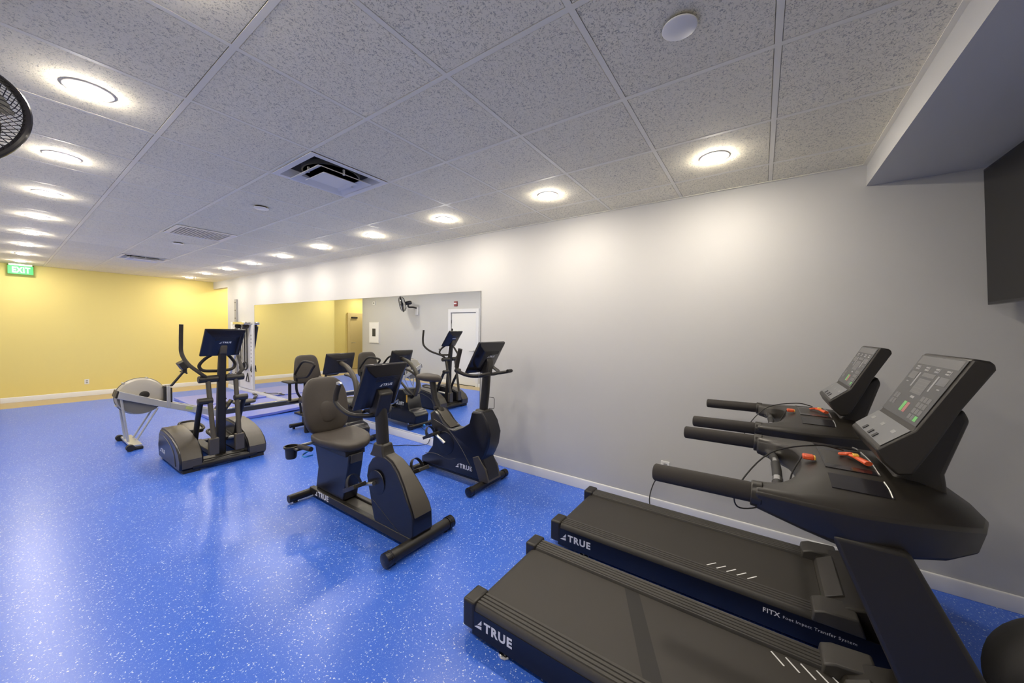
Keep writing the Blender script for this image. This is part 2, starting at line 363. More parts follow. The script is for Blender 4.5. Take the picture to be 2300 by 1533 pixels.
for lx, ly, lb in ((-1.35, 12.35, 'added unseen fill light brightening the passage behind the exit sign'), (3.95, 11.62, 'added unseen fill light brightening the recess at the yellow corner')):  # two added fill lights, no such fixtures seen; they brighten the dark ends
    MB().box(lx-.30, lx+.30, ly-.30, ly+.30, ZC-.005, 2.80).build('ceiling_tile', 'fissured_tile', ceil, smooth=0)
    downlight(lx, ly, lb)
def detector(x, y, label):
    t = thing('ceiling_cover_plate', label, 'cover plate', (x, y, ZC-0.01))
    MB().lathe([(0.0, 0.0), (0.055, -0.001), (0.060, 0.002), (0.060, 0.006)], (x, y, ZC-0.026), (0, 0, 1), 28).build('disc', 'vent_white', t)
    MB().lathe([(0.048, 0), (0.048, 0.012)], (x, y, ZC-0.021), (0, 0, 1), 24).build('shadow_gap', 'vent_dark', t)
detector(1.47, 0.285, 'flat white round cover plate on the nearest ceiling tiles')
detector(1.48, 3.99, 'white round cover plate between the open vent and grille vent')
detector(1.48, 6.75, 'white round cover plate just past the grille vent')
def diffuser(x0, y0, label):
    x1, y1 = x0+PX, y0+PYT; cx, cy = (x0+x1)/2, (y0+y1)/2; z = ZC-0.010
    t = thing('air_diffuser', label, 'air vent', (cx, cy, z))
    def ring(a, b, za, zb, nm, m):
        g = MB(); k = 4
        A = [(cx+sx*a, cy+sy*a) for sx, sy in ((-1,-1),(1,-1),(1,1),(-1,1))]; B = [(cx+sx*b, cy+sy*b) for sx, sy in ((-1,-1),(1,-1),(1,1),(-1,1))]
        vs = [(p[0], p[1], za) for p in A]+[(p[0], p[1], zb) for p in B]+[(p[0], p[1], za+.003) for p in A]+[(p[0], p[1], zb+.003) for p in B]
        fs = []
        for i in range(4):
            j = (i+1) % 4
            fs += [(i, j, 4+j, 4+i), (8+i, 12+i, 12+j, 8+j), (i, 8+i, 8+j, j), (4+i, 4+j, 12+j, 12+i)]
        return g.add(vs, fs).build(nm, m, t, smooth=0)
    ring(0.295, 0.255, z-0.004, z-0.004, 'outer_frame', 'vent_white')
    ring(0.255, 0.225, z-0.004, z+0.055, 'throat', 'vent_white')
    ring(0.205, 0.150, z-0.030, z-0.002, 'cone', 'vent_white')
    ring(0.130, 0.105, z-0.034, z-0.020, 'inner_cone', 'vent_white')
    MB().box(cx-0.106, cx+0.106, cy-0.106, cy+0.106, z-0.022, z-0.018).build('centre_plate', 'vent_white', t)
    MB().box(cx-0.24, cx+0.24, cy-0.24, cy+0.24, z+0.052, z+0.056).build('duct_interior', 'vent_dark', t)
    MB().lathe([(0.20, 0.0), (0.20, 0.03), (0.19, 0.03), (0.19, 0.0)], (cx, cy, z+0.02), (0, 0, 1), 32).build('duct_collar', 'duct_grey', t)
    for sx, sy in ((1, 0), (-1, 0), (0, 1), (0, -1)):
        MB().box(cx+sx*.17-.006, cx+sx*.17+.006, cy+sy*.17-.006, cy+sy*.17+.006, z-0.02, z+0.054).build('hanger', 'vent_white', t)
diffuser(XG[3], YG[4], 'open square stepped air diffuser in the ceiling, the nearer one')
diffuser(XG[3], YG[14], 'open square stepped air diffuser in the ceiling near the yellow wall')
def eggcrate(x0, y0):
    x1, y1 = x0+PX, y0+PYT; z = ZC-0.010
    t = thing('return_grille', 'square white return grille with punched openings in the ceiling', 'air vent', ((x0+x1)/2, (y0+y1)/2, z))
    g = MB(); i = 0.015
    g.box(x0+i, x1-i, y0+i, y0+.06, z-.006, z).box(x0+i, x1-i, y1-.06, y1-i, z-.006, z).box(x0+i, x0+.06, y0+.06, y1-.06, z-.006, z).box(x1-.06, x1-i, y0+.06, y1-.06, z-.006, z)
    g.build('frame', 'vent_white', t)
    n = 16; a, b, c, d = x0+.06, x1-.06, y0+.06, y1-.06
    for k in range(n+1):
        x = a+(b-a)*k/n; MB().box(x-.004, x+.004, c, d, z-.004, z-.001).build('slat', 'vent_white', t, smooth=0)
        y = c+(d-c)*k/n; MB().box(a, b, y-.004, y+.004, z-.0038, z-.0012).build('slat', 'vent_white', t, smooth=0)
    MB().box(a, b, c, d, z+.008, z+.011).build('duct_interior', 'vent_dark', t)
eggcrate(XG[3], YG[9])

# exit sign hung under the ceiling
t = thing('exit_sign', 'green lit exit sign hanging above the yellow wall', 'sign', (0.30, 12.02, 2.54))
MB().box(0.15, 0.45, 12.015, 12.025, 2.54, 2.705).build('panel', 'exit_green', t, bevel=0.002)
MB().box(0.16, 0.44, 12.005, 12.035, 2.705, 2.7395).build('canopy', 'brushed_steel', t, bevel=0.003)
lettering(t, 'EXIT', (0.20, 12.0135, 2.565), (1, 0, 0), (0, 0, 1), 0.215, material='exit_letter', thick=0.035, height=0.115)
for x in (0.15, 0.45): MB().lathe([(0.008, 0), (0.008, 0.012)], (x, 12.02, 2.708), (0, 0, 1), 12).build('clip', 'black_plastic', t)

# outlet on the yellow wall
t = thing('wall_outlet', 'white electrical outlet low on the yellow wall', 'outlet', (1.12, YF, 0.31))
MB().box(1.085, 1.155, YF-.006, YF, 0.255, 0.365).build('cover_plate', 'white_paint', t, bevel=0.003)
for z in (0.29, 0.33): MB().box(1.105, 1.135, YF-.008, YF-.005, z-.012, z+.012).build('socket', 'print_grey', t, bevel=0.002)

# ------------------------------------------------------------------ mirror
t = thing('wall_mirror', 'long frameless wall mirror on the grey wall', 'mirror', (XW, 6.1, 0.12))
MB().box(XW-0.006, XW-0.0005, 2.80, 9.47, 0.115, 2.06).build('glass', 'mirror_glass', t, smooth=0)
MB().box(XW-0.010, XW-0.0005, 2.795, 9.475, 0.103, 0.115).build('bottom_channel', 'white_trim', t, bevel=0.001)
MB().box(XW-0.0065, XW-0.0005, 2.797, 2.80, 0.115, 2.06).box(XW-0.0065, XW-0.0005, 9.47, 9.473, 0.115, 2.06).box(XW-0.0065, XW-0.0005, 2.797, 9.473, 2.06, 2.063).build('edge', 'print_mid', t, smooth=0)

# ------------------------------------------------------------------ television
t = thing('television', 'large dark flat television in the upper right corner', 'television', (2.55, -1.13, 1.78))
TVM = Matrix.Translation((0, 0, 0))
def tvp(x0, x1, a, b, d0, d1):
    # a,b along the panel (0 bottom..0.78 top), d = depth behind the face; bottom is pushed back
    up = Vector((0, 0.045, 0.775)).normalized(); n = Vector((0, -up.z, up.y)); o_ = Vector((0, -1.082, 1.785))
    g = MB(); vs = []
    for d in (d0, d1):
        for x, s in ((x0, a), (x1, a), (x1, b), (x0, b)): q = o_+up*s+n*d; vs.append((x, q.y, q.z))
    return g.add(vs, [(0,3,2,1),(4,5,6,7),(0,1,5,4),(1,2,6,5),(2,3,7,6),(3,0,4,7)])
TX0, TX1 = 1.92, 3.31
tvp(TX0, TX1, 0, 0.79, 0.0, 0.035).build('housing', 'black_gloss', t, bevel=0.003)
tvp(TX0+.012, TX1-.012, .016, .778, -0.001, 0.001).build('screen', 'tv_screen', t, smooth=0)
tvp(TX0+.25, TX1-.25, .12, .60, 0.035, 0.07).build('back_bulge', 'black_plastic', t, bevel=0.01)
MB().box(2.45, 2.72, YB+.001, YB+.03, 1.95, 2.40).tube([(2.58, YB+.03, 2.18), (2.58, -1.14, 2.18)], 0.03).build('wall_arm', 'black_metal', t)

# ------------------------------------------------------------------ wall things seen in the mirror
t = thing('framed_picture', 'white framed picture with a small dark print, seen in the mirror', 'picture', (XL, 11.05, 1.07))
MB().box(XL, XL+.03, 10.80, 11.35, 1.06, 1.78).build('frame', 'white_paint', t, bevel=0.004)
MB().box(XL+.028, XL+.0315, 10.83, 11.32, 1.09, 1.75).build('mount_board', 'print_white', t, smooth=0)
MB().box(XL+.031, XL+.0325, 10.97, 11.16, 1.29, 1.56).build('print', 'art_dark', t, smooth=0)
t = thing('thermostat', 'small white thermostat high on the wall, seen in the mirror', 'thermostat', (XL, 11.1, 2.40))
MB().box(XL, XL+.025, 11.02, 11.16, 2.38, 2.50).build('case', 'white_paint', t, bevel=0.006)
MB().box(XL+.024, XL+.0265, 11.06, 11.12, 2.42, 2.465).build('display', 'print_mid', t, smooth=0)
t = thing('alarm_strobe', 'small red and white fire alarm strobe above the white door', 'alarm', (XL, 7.20, 2.24))
MB().box(XL, XL+.03, 7.14, 7.26, 2.24, 2.38).build('housing', 'alarm_red', t, bevel=0.005)
MB().box(XL+.029, XL+.042, 7.15, 7.25, 2.30, 2.335).build('strobe_lens', 'print_white', t, bevel=0.004)
t = thing('round_fitting', 'small dark round fitting on the wall beside the white door', 'fitting', (XL, 7.85, 0.98))
MB().lathe([(0.0, .03), (.016, .028), (.02, .015), (.012, 0)], (XL, 7.85, 0.98), (1, 0, 0), 16).build('knob', 'duct_grey', t)

def fan(center, axis, wall_y, label):
    c = Vector(center); a = Vector(axis).normalized(); R = 0.235
    t = thing('wall_fan', label, 'fan', (XL, wall_y, c.z-0.3), 'wall fans')
    # wall bracket and arm
    zb = c.z-0.10
    MB().box(XL, XL+.05, wall_y-.055, wall_y+.055, zb-.22, zb+.04).build('wall_bracket', 'white_paint', t, bevel=0.012)
    bk = c-a*0.20
    MB().tube([(XL+.04, wall_y, zb), (XL+.18, wall_y, zb+.02), bk+Vector((0, 0, -.12)), bk], 0.026, smooth=5).build('arm', 'black_plastic', t)
    MB().lathe([(0.0, -.30), (.045, -.295), (.062, -.25), (.062, -.16), (.052, -.12), (.03, -.10)], c, a, 24).build('motor', 'black_gloss', t)
    u = a.orthogonal().normalized(); v = a.cross(u)
    for sgn, nm in ((1, 'front_grille'), (-1, 'rear_grille')):
        g = MB(); d0 = 0.075 if sgn > 0 else 0.11; N = 72
        prof = [(0.055, d0), (0.15, d0*.92), (0.205, d0*.62), (R, 0.012)]
        for k in range(N):
            th = 2*PI*k/N; e = u*math.cos(th)+v*math.sin(th)
            g.tube([c+e*r+a*sgn*h for r, h in prof], 0.0016, 4)
        g.torus(c+a*sgn*d0*.92, a, 0.15, 0.0022, 40, 5); g.torus(c+a*sgn*d0, a, 0.055, 0.003, 24, 5)
        g.build(nm, 'black_metal', t, smooth=0)
    MB().torus(c, a, R+.003, 0.012, 56, 10).build('rim', 'black_gloss', t)
    MB().torus(c+a*.014, a, R, 0.006, 56, 8).build('rim_trim', 'chrome', t)
    MB().lathe([(0.0, .088), (.05, .085), (.056, .074), (.05, .07)], c, a, 28).build('badge', 'brushed_steel', t)
    for k in range(3):
        th0 = 2*PI*k/3; g = MB(); rows = []
        for r in (0.04, 0.09, 0.15, 0.20):
            row = []
            for s_ in range(5):
                f_ = s_/4-0.5; th = th0+f_*(0.9 if r > .05 else 0.6)*1.2; e = u*math.cos(th)+v*math.sin(th)
                row.append(c+e*r+a*(f_*0.07))
            rows.append(row)
        vs = [p for r_ in rows for p in r_]+[p+a*.002 for r_ in rows for p in r_]; fs = []; n = 20
        for i in range(3):
            for j in range(4):
                q = i*5+j; fs += [(q, q+1, q+6, q+5), (n+q, n+q+5, n+q+6, n+q+1)]
        g.add(vs, fs).build('blade', 'duct_grey', t)
    MB().lathe([(0.04, -.04), (.045, .02), (.03, .05), (0.0, .055)], c, a, 20).build('hub', 'black_plastic', t)
fan((-0.140, 2.36, 2.335), (0.34, 0.88, -0.32), 2.10, 'black wall fan at the left edge, close under the ceiling')
fan((-0.36, 9.02, 2.32), (0.72, 0.66, -0.22), 8.85, 'black wall fan by the door, seen in the mirror')

# ------------------------------------------------------------------ treadmills
def treadmill(label, xc):
    T = thing('treadmill', label, 'treadmill', (xc, 0.3, 0), 'treadmills')
    X = lambda u: xc+u
    for s in (-1, 1):
        prof = [(.245, .055), (.245, .158), (.252, .176)]
        for k in range(4):      # ribbed foot rail
            q = .256+k*.022; prof += [(q, .178), (q+.002, .183), (q+.016, .184), (q+.018, .179)]
        prof += [(.347, .181), (.357, .170), (.360, .150), (.360, .055)]
        MB().py([(X(s*a), z) for a, z in prof], -0.27, 1.18).build('side_rail', 'grey_rail', T)
        sp = MB().box(*sorted((X(s*.358), X(s*.3635))), -0.60, 1.18, .026, .148).build('side_panel', 'navy_shroud', T, smooth=0)
        MB().box(*sorted((X(s*.242), X(s*.368))), 1.165, 1.245, .042, .192).build('end_cap', 'black_plastic', T, bevel=0.014, seg=3)
        ft = MB().lathe([(0.0, 0), (.030, 0), (.034, .006), (.030, .014), (.012, .018), (.010, .024), (.010, .06)], (X(s*.342), 0.985, 0), (0, 0, 1), 20).build('levelling_foot', 'chrome', T)
        MB().lathe([(.017, .040), (.017, .050)], (X(s*.342), 0.985, 0), (0, 0, 1), 6).build('lock_nut', 'chrome', ft)
        # cap where the rail meets the motor cover
        MB().px([(-.255, .150), (-.262, .205), (-.300, .222), (-.43, .232), (-.46, .150)], *sorted((X(s*.235), X(s*.372)))).build('rail_cap', 'grey_rail', T, bevel=0.008)
        MB().px([(-.185, 1.02), (-.345, 1.02), (-.60, .52), (-.80, .10), (-.80, .02), (-.60, .02), (-.585, .16), (-.40, .50)], *sorted((X(s*.305), X(s*.372)))).build('upright', 'black_metal', T, bevel=0.012, seg=3)
    lettering(T, 'TRUE', (X(-.3645), 1.165, .072), (0, -1, 0), (0, 0, 1), .235, True, thick=0.042, spacing=1.18)
    lettering(T, 'FITX', (X(-.3645), -.055, .100), (0, -1, 0), (0, 0, 1), .075, thick=0.022)
    lettering(T, 'Foot Impact Transfer System', (X(-.3645), -.142, .098), (0, -1, 0), (0, 0, 1), .285, thick=0.0, material='print_white', name='small_lettering')
    # running belt with a rounded tail
    prof = [(-.36, .163)]+[(1.165+.052*math.sin(a), .111+.052*math.cos(a)) for a in [PI*k/10 for k in range(11)]]+[(-.36, .059)]
    belt = MB().px(prof, X(-.245), X(.245)).build('running_belt', 'belt_rubber', T)
    for k in range(5):
        for s in (-1, 1):
            y = .208-.0525*k-(0.0 if s < 0 else .313); u = .188 if s < 0 else .205
            M = Matrix.Translation((X(s*u), y, .1637)) @ Matrix.Rotation(-s*0.90, 4, 'Z')
            MB().box(-.0032, .0032, -.036, .036, -.0004, .0004, M).build('belt_mark', 'print_white', belt, smooth=0)
    MB().box(X(-.24), X(.24), -.60, 1.10, .065, .15).build('deck', 'black_metal', T)
    MB().px([(-.31, .150), (-.325, .195), (-.40, .235), (-.50, .262), (-.64, .258), (-.72, .21), (-.74, .14), (-.73, .03), (-.33, .03)], X(-.30), X(.30)).build('motor_cover', 'black_plastic', T, bevel=0.012, seg=3)
    MB().px([(-.315, .170), (-.325, .203), (-.395, .243), (-.405, .236)], X(-.20), X(.20)).build('cover_panel', 'grey_rail', T, bevel=0.003)
    for s in (-1, 1):
        MB().cyl((X(s*.26), -.66, .035), (X(s*.31), -.66, .035), .035).build('transport_wheel', 'black_rubber', T)
    # console body : horseshoe with two arms
    outer = [(.378, .0), (.380, -.06), (.382, -.14), (.376, -.25), (.355, -.36), (.315, -.445), (.240, -.515), (.130, -.555), (.0, -.565)]
    inner = [(.285, .0), (.280, -.03), (.262, -.06), (.235, -.085), (.200, -.105), (.150, -.120), (.100, -.130), (.050, -.136), (.0, -.138)]
    O = outer+[(-a, b) for a, b in reversed(outer[:-1])]; I = inner+[(-a, b) for a, b in reversed(inner[:-1])]
    def ztop(u, y):
        f_ = min(1, abs(u)/.37); q = max(0, min(1, (-y-.05)/.5))
        q = max(0, min(1, (-y-.03)/.14)); r_ = max(0, min(1, (-y-.39)/.18))
        return 1.108+.045*q*(1-f_**2.2)-.075*r_**1.5
    def zbot(u, y):
        q = max(0, min(1, -y/.22)); r_ = max(0, min(1, (-y-.36)/.26))
        return 1.035-.060*q+.022*r_
    K = 7; g = MB(); vs = []; fs = []; n = len(O)
    for face in (0, 1):
        for i in range(n):
            for k in range(K):
                f_ = k/(K-1); u = I[i][0]+(O[i][0]-I[i][0])*f_; y = I[i][1]+(O[i][1]-I[i][1])*f_
                edge = 0.0 if 0 < k < K-1 else 0.012
                if face == 0: vs.append((X(u), y, ztop(u, y)-edge))
                else:
                    uu = u*.965; vs.append((X(uu), y+(.012 if k == K-1 and y < -.3 else 0), zbot(u, y)+(0.02 if k in (0, K-1) else 0)))
    for i in range(n-1):
        for k in range(K-1):
            a = i*K+k; fs += [(a, a+1, a+K+1, a+K)]
            b = n*K+a; fs += [(b, b+K, b+K+1, b+1)]
    N = n*K
    for i in range(n-1):
        fs += [(i*K, (i+1)*K, N+(i+1)*K, N+i*K), (i*K+K-1, N+i*K+K-1, N+(i+1)*K+K-1, (i+1)*K+K-1)]
    for i in (0, n-1):
        for k in range(K-1): a = i*K+k; fs.append((a, a+1, N+a+1, N+a))
    body = g.add(vs, fs).build('console_body', 'black_plastic', T, smooth=50)
    sd = body.modifiers.new('bevel', 'BEVEL'); sd.width = .008; sd.segments = 2; sd.limit_method = 'ANGLE'; sd.angle_limit = math.radians(40)
    # sunken trays with bright front lip
    for u0, u1 in ((-.280, -.185), (-.135, .135), (.185, .280)):
        zz = [ztop(u, y) for u in (u0, u1) for y in (-.16, -.25)]
        M = [(X(u0), -.195, ztop(u0, -.195)+.0025), (X(u1), -.195, ztop(u1, -.195)+.0025), (X(u1), -.325, ztop(u1, -.325)+.0025), (X(u0), -.325, ztop(u0, -.325)+.0025)]
        MB().add(M+[(p[0], p[1], p[2]-.02) for p in M], [(0,1,2,3),(7,6,5,4),(0,4,5,1),(1,5,6,2),(2,6,7,3),(3,7,4,0)]).build('tray', 'black_gloss', body, smooth=0)
        MB().tube([(X(u0), -.327, ztop(u0, -.327)+.003), (X((u0+u1)/2), -.329, ztop((u0+u1)/2, -.329)+.003), (X(u1), -.327, ztop(u1, -.327)+.003)], .0026, 6, smooth=4).build('tray_lip', 'brushed_steel', body)
    # handrails and pulse bar
    for s in (-1, 1):
        MB().tube([(X(s*.333), .318, 1.072), (X(s*.333), .310, 1.072), (X(s*.333), .02, 1.078), (X(s*.333), -.06, 1.076)], [.026, .031, .032, .032], 18).build('handrail_grip', 'black_foam', T, bevel=0.006)
        MB().tube([(X(s*.333), .012, 1.077), (X(s*.333), -.02, 1.076)], .040, 18).build('grip_collar', 'black_plastic', T, bevel=0.004)
    pb = MB().tube([(X(-.29), -.045, 1.052), (X(-.20), -.062, 1.056), (X(0), -.068, 1.058), (X(.20), -.062, 1.056), (X(.29), -.045, 1.052)], .0165, 14, smooth=5).build('pulse_bar', 'black_rubber', T)
    for s in (-1, 1):
        MB().tube([(X(s*.275), -.0475, 1.053), (X(s*.225), -.057, 1.055)], .0185, 14).build('chrome_sensor', 'chrome', pb)
        MB().tube([(X(s*.09), -.0665, 1.0575), (X(s*.135), -.0655, 1.057)], .0182, 14).build('chrome_sensor', 'chrome', pb)
    # display
    h = .182
    prof = [(-.490, 1.538), (-.385, 1.318), (-.314, 1.254), (-.304, 1.243), (-.322, 1.205), (-.355, 1.172), (-.388, 1.180), (-.428, 1.270), (-.474, 1.385), (-.534, 1.508), (-.532, 1.524), (-.522, 1.532)]
    disp = MB().px(prof, X(-h), X(h)).build('display_housing', 'black_plastic', T, bevel=0.007, seg=2)
    MB().px([(-.345, 1.12), (-.485, 1.09), (-.472, 1.18), (-.515, 1.350), (-.500, 1.385), (-.440, 1.33), (-.385, 1.19)], X(-.115), X(.115)).build('display_neck', 'black_plastic', T, bevel=0.012, seg=3)
    up = Vector((0, -.105, .220)).normalized(); L = math.hypot(.105, .220)
    nrm = Vector((1, 0, 0)).cross(up)   # points to the runner after sign check
    if nrm.y < 0: nrm = -nrm
    O0 = Vector((xc, -.385, 1.318))
    def plate(u0, u1, v0, v1, nm, m, par, t0=.0008, t1=.0016):
        vs = []
        for d in (t0, t1):
            for u, v in ((u0, v0), (u1, v0), (u1, v1), (u0, v1)): vs.append(O0+Vector((u, 0, 0))+up*v+nrm*d)
        return MB().add(vs, [(0,3,2,1),(4,5,6,7),(0,1,5,4),(1,2,6,5),(2,3,7,6),(3,0,4,7)]).build(nm, m, par, smooth=0)
    pf = plate(-h+.004, h-.004, .010, L-.008, 'control_panel', 'panel_face', disp)
    q = lambda *a: plate(*a, pf, .0016, .0021)
    # seen by the runner: +u is on the runner's left
    q(-.165, .165, .202, .232, 'display_window', 'print_mid')
    for k in range(4):
        u = -.125+k*.083; q(u-.012, u-.008, .180, .196, 'printed_icon', 'print_grey'); q(u-.004, u+.022, .190, .195, 'printed_icon', 'print_grey'); q(u-.004, u+.022, .181, .186, 'printed_icon', 'print_grey')
    q(-.05, .05, .160, .174, 'display_window', 'print_mid'); q(-.05, .05, .098, .152, 'display_window', 'print_mid')
    for k in range(4): q(-.046, .046, .106+k*.012, .1068+k*.012, 'printed_line', 'print_grey')
    for s in (-1, 1):
        q(s*.125-.032, s*.125+.032, .145, .172, 'display_window', 'print_mid')
        q(s*.078-.006, s*.078+.006, .118, .172, 'printed_scale', 'print_grey')
        q(s*.135-.010, s*.135+.010, .130, .134, 'printed_icon', 'print_grey')
    q(-.018, .014, .082, .090, 'printed_logo', 'print_grey')
    q(.003, .028, .030, .066, 'start_button', 'print_green'); q(-.026, -.001, .030, .066, 'stop_button', 'print_red')
    for r_ in range(4):
        for c_ in range(3):
            u = -.150+c_*.026; v = .020+r_*.021
            q(u, u+.023, v, v+.017, 'key', 'print_green' if (r_ == 0 and c_ == 0) else 'print_mid')
    for r_ in range(2):
        for c_ in range(2): q(.105+c_*.027, .129+c_*.027, .040+r_*.024, .060+r_*.024, 'key', 'print_mid')
    # lower shelf of the display
    O0 = Vector((xc, -.314, 1.254)); up = Vector((0, -.071, .064)).normalized(); nrm = Vector((1, 0, 0)).cross(up); nrm = nrm if nrm.z > 0 else -nrm
    sf = plate(-h+.004, h-.004, .003, .088, 'device_shelf', 'shelf_face', disp)
    for u0, u1 in ((.055, .075), (-.02, .0), (-.075, -.055)): plate(u0, u1, .006, .026, 'shelf_slot', 'black_gloss', sf, .0014, .004)
    for u in (-.13, -.01, .11): plate(u, u+.03, .052, .064, 'printed_icon', 'print_grey', sf, .0016, .0021)
    # safety key: orange clip on the tray, orange plug, black cord
    zc = ztop(0, -.29)+.012
    clip = MB().tube([(X(.02), -.272, zc), (X(-.02), -.288, zc+.004), (X(-.07), -.312, zc)], [.007, .010, .013], 10, flat=.6).torus((X(.022), -.268, zc), (.2, .2, 1), .017, .005, 20, 8).build('safety_clip', 'orange_plastic', T)
    MB().box(X(-.030), X(-.006), -.296, -.280, zc+.006, zc+.014).build('clip_label', 'yellow_plastic', clip, bevel=0.002)
    zp = ztop(-.06, -.155)
    plug = MB().box(X(-.078), X(-.044), -.172, -.138, zp-.002, zp+.014).build('safety_plug', 'orange_plastic', T, bevel=0.005)
    MB().box(X(-.076), X(-.046), -.176, -.170, zp, zp+.012).build('plug_edge', 'yellow_plastic', plug, bevel=0.002)
    MB().tube([(X(-.06), -.139, zp+.006), (X(-.10), -.11, 1.10), (X(-.12), -.09, 1.03), (X(-.16), -.02, .97), (X(-.24), .05, .98), (X(-.26), .05, 1.06), (X(-.16), -.04, 1.17), (X(-.04), -.18, 1.195), (X(.02), -.26, zc+.012)], .0026, 6, smooth=6).build('safety_cord', 'black_rubber', T)
    return T
TA = treadmill('black treadmill nearest the viewer, cut by the lower photo edge', 1.742)
TB = copy_tree(TA)
_belt = [c for c in TA.children if c.name.startswith('running_belt')][0]; TB.location.x = 2.70
for bl in [c for c in TB.children if c.name.startswith('running_belt')]:
    for mk in [c for c in bl.children if c.data.vertices[0].co.x > 0]: bpy.data.objects.remove(mk)
TB['label'] = 'black treadmill standing between the nearest treadmill and the grey wall'
MB().add([(1.497, .27, .1632), (1.987, .505, .1632), (1.987, .585, .1632), (1.497, .355, .1632), (1.497, .27, .1636), (1.987, .505, .1636), (1.987, .585, .1636), (1.497, .355, .1636)],
         [(3,2,1,0),(4,5,6,7),(0,1,5,4),(2,3,7,6)]).build('belt_seam', 'black_rubber', _belt, smooth=0)
# power lead of the far treadmill along the wall
o = MB().tube([(3.355, .66, .40), (3.34, .68, .33), (3.32, .74, .26), (3.25, .76, .12), (3.18, .70, .01)], .005, 6, smooth=6).build('power_lead', 'black_rubber')
tag(o, 'black power lead dropping down the grey wall behind the far treadmill', 'cable')
t = thing('wall_socket', 'white wall socket above the far treadmill belt', 'outlet', (XW, .66, .42))
MB().box(XW-.006, XW, .625, .695, .345, .455).build('cover_plate', 'white_paint', t, bevel=0.003)
for z in (.375, .425): MB().box(XW-.008, XW-.005, .645, .675, z-.012, z+.012).build('socket', 'print_grey', t, bevel=0.002)

# exercise ball at the lower right
o = MB().pillow((2.20, -1.05, .28), .28, .28, .28, e=1.0, n=40, m=24).build('exercise_ball', 'black_rubber')
tag(o, 'large black rounded ball cut by the lower right corner', 'ball')

# ------------------------------------------------------------------ shared bike parts
def bike_console(T, xc, top, bot, h=.19, logo=True, rounded=False, depth=.055):
    tp = Vector((0, *top)); bt = Vector((0, *bot)); up = (tp-bt); H = up.length; up.normalize()
    n = Vector((1, 0, 0)).cross(up); n = n if n.y < 0 else -n        # away from the rider (towards -y)
    c0 = Vector((xc, 0, 0))+bt
    def ring(hw, a, b, d): return [c0+Vector((sx*hw, 0, 0))+up*v+n*d for sx, v in ((-1, a), (1, a), (1, b), (-1, b))]
    rings = [ring(h, 0, H, -.012), ring(h, 0, H, .012), ring(h*.93, H*.03, H*.93, .022), ring(h*.62, H*.10, H*.80, depth), ]
    cs = MB().loft(rings).build('console', 'black_gloss' if not rounded else 'black_plastic', T, bevel=.012 if rounded else .006, seg=3)
    bez = MB().loft([ring(h*.90, H*.10, H*.94, -.0135), ring(h*.90, H*.10, H*.94, -.0115)]).build('screen', 'screen_black', cs, smooth=0)
    M0 = lambda u, v, d: c0+Vector((u, 0, 0))+up*v+n*d
    lettering(bez, 'TRUE', M0(.05, H*.035, -.0128), (-1, 0, 0), up, .09, True, material='print_grey', name='screen_lettering')
    if logo:
        lettering(cs, 'TRUE', M0(-.055, H*.575, depth+.0008), (1, 0, 0), up, .115, True, thick=.042, spacing=1.18)
        vs = [M0(-h*.80, H*.30, .031), M0(-h*.80+.024, H*.30, .036), M0(-h*.80+.024, H*.30+.042, .036), M0(-h*.80, H*.30+.042, .031)]
        MB().add(vs+[p+n*.001 for p in vs], [(0,1,2,3),(7,6,5,4)]).build('sticker', 'print_white', cs, smooth=0)
        for r_ in range(7):
            v = H*(.68+.018*r_)
            MB().loft([[M0(sx*h*.52, v+dv, d) for sx, dv in ((-1, 0), (1, 0), (1, .003), (-1, .003))] for d in (depth-.001, depth+.0012)]).build('vent_rib', 'black_plastic', cs, smooth=0)
    else:
        MB().loft([[M0(sx*h*.35, H*.70+dv, d) for sx, dv in ((-1, 0), (1, 0), (1, .006), (-1, .006))] for d in (depth-.001, depth+.001)]).build('vent_rib', 'print_mid', cs, smooth=0)
    return cs, c0, up, n, H
def stabilizer(T, name, x0, x1, y, r, caps=True, z=None):
    z = z if z else r+.012
    s = MB().cyl((x0, y, z), (x1, y, z), r, 24).build(name, 'black_metal', T, bevel=.004)
    for xx, sg in ((x0, -1), (x1, 1)):
        if caps:
            MB().lathe([(r*.9, -.004), (r+.006, .0), (r+.006, .03), (r+.002, .034), (r+.002, .040), (r+.006, .044), (r+.006, .05), (r, .052)], (xx+sg*.006, y, z), (-sg, 0, 0), 24).build('end_cap', 'black_gloss', s)
        MB().lathe([(.018, 0), (.018, z-r+.004)], (xx-sg*.06, y, 0), (0, 0, 1), 14).build('foot', 'black_rubber', s)
    return s
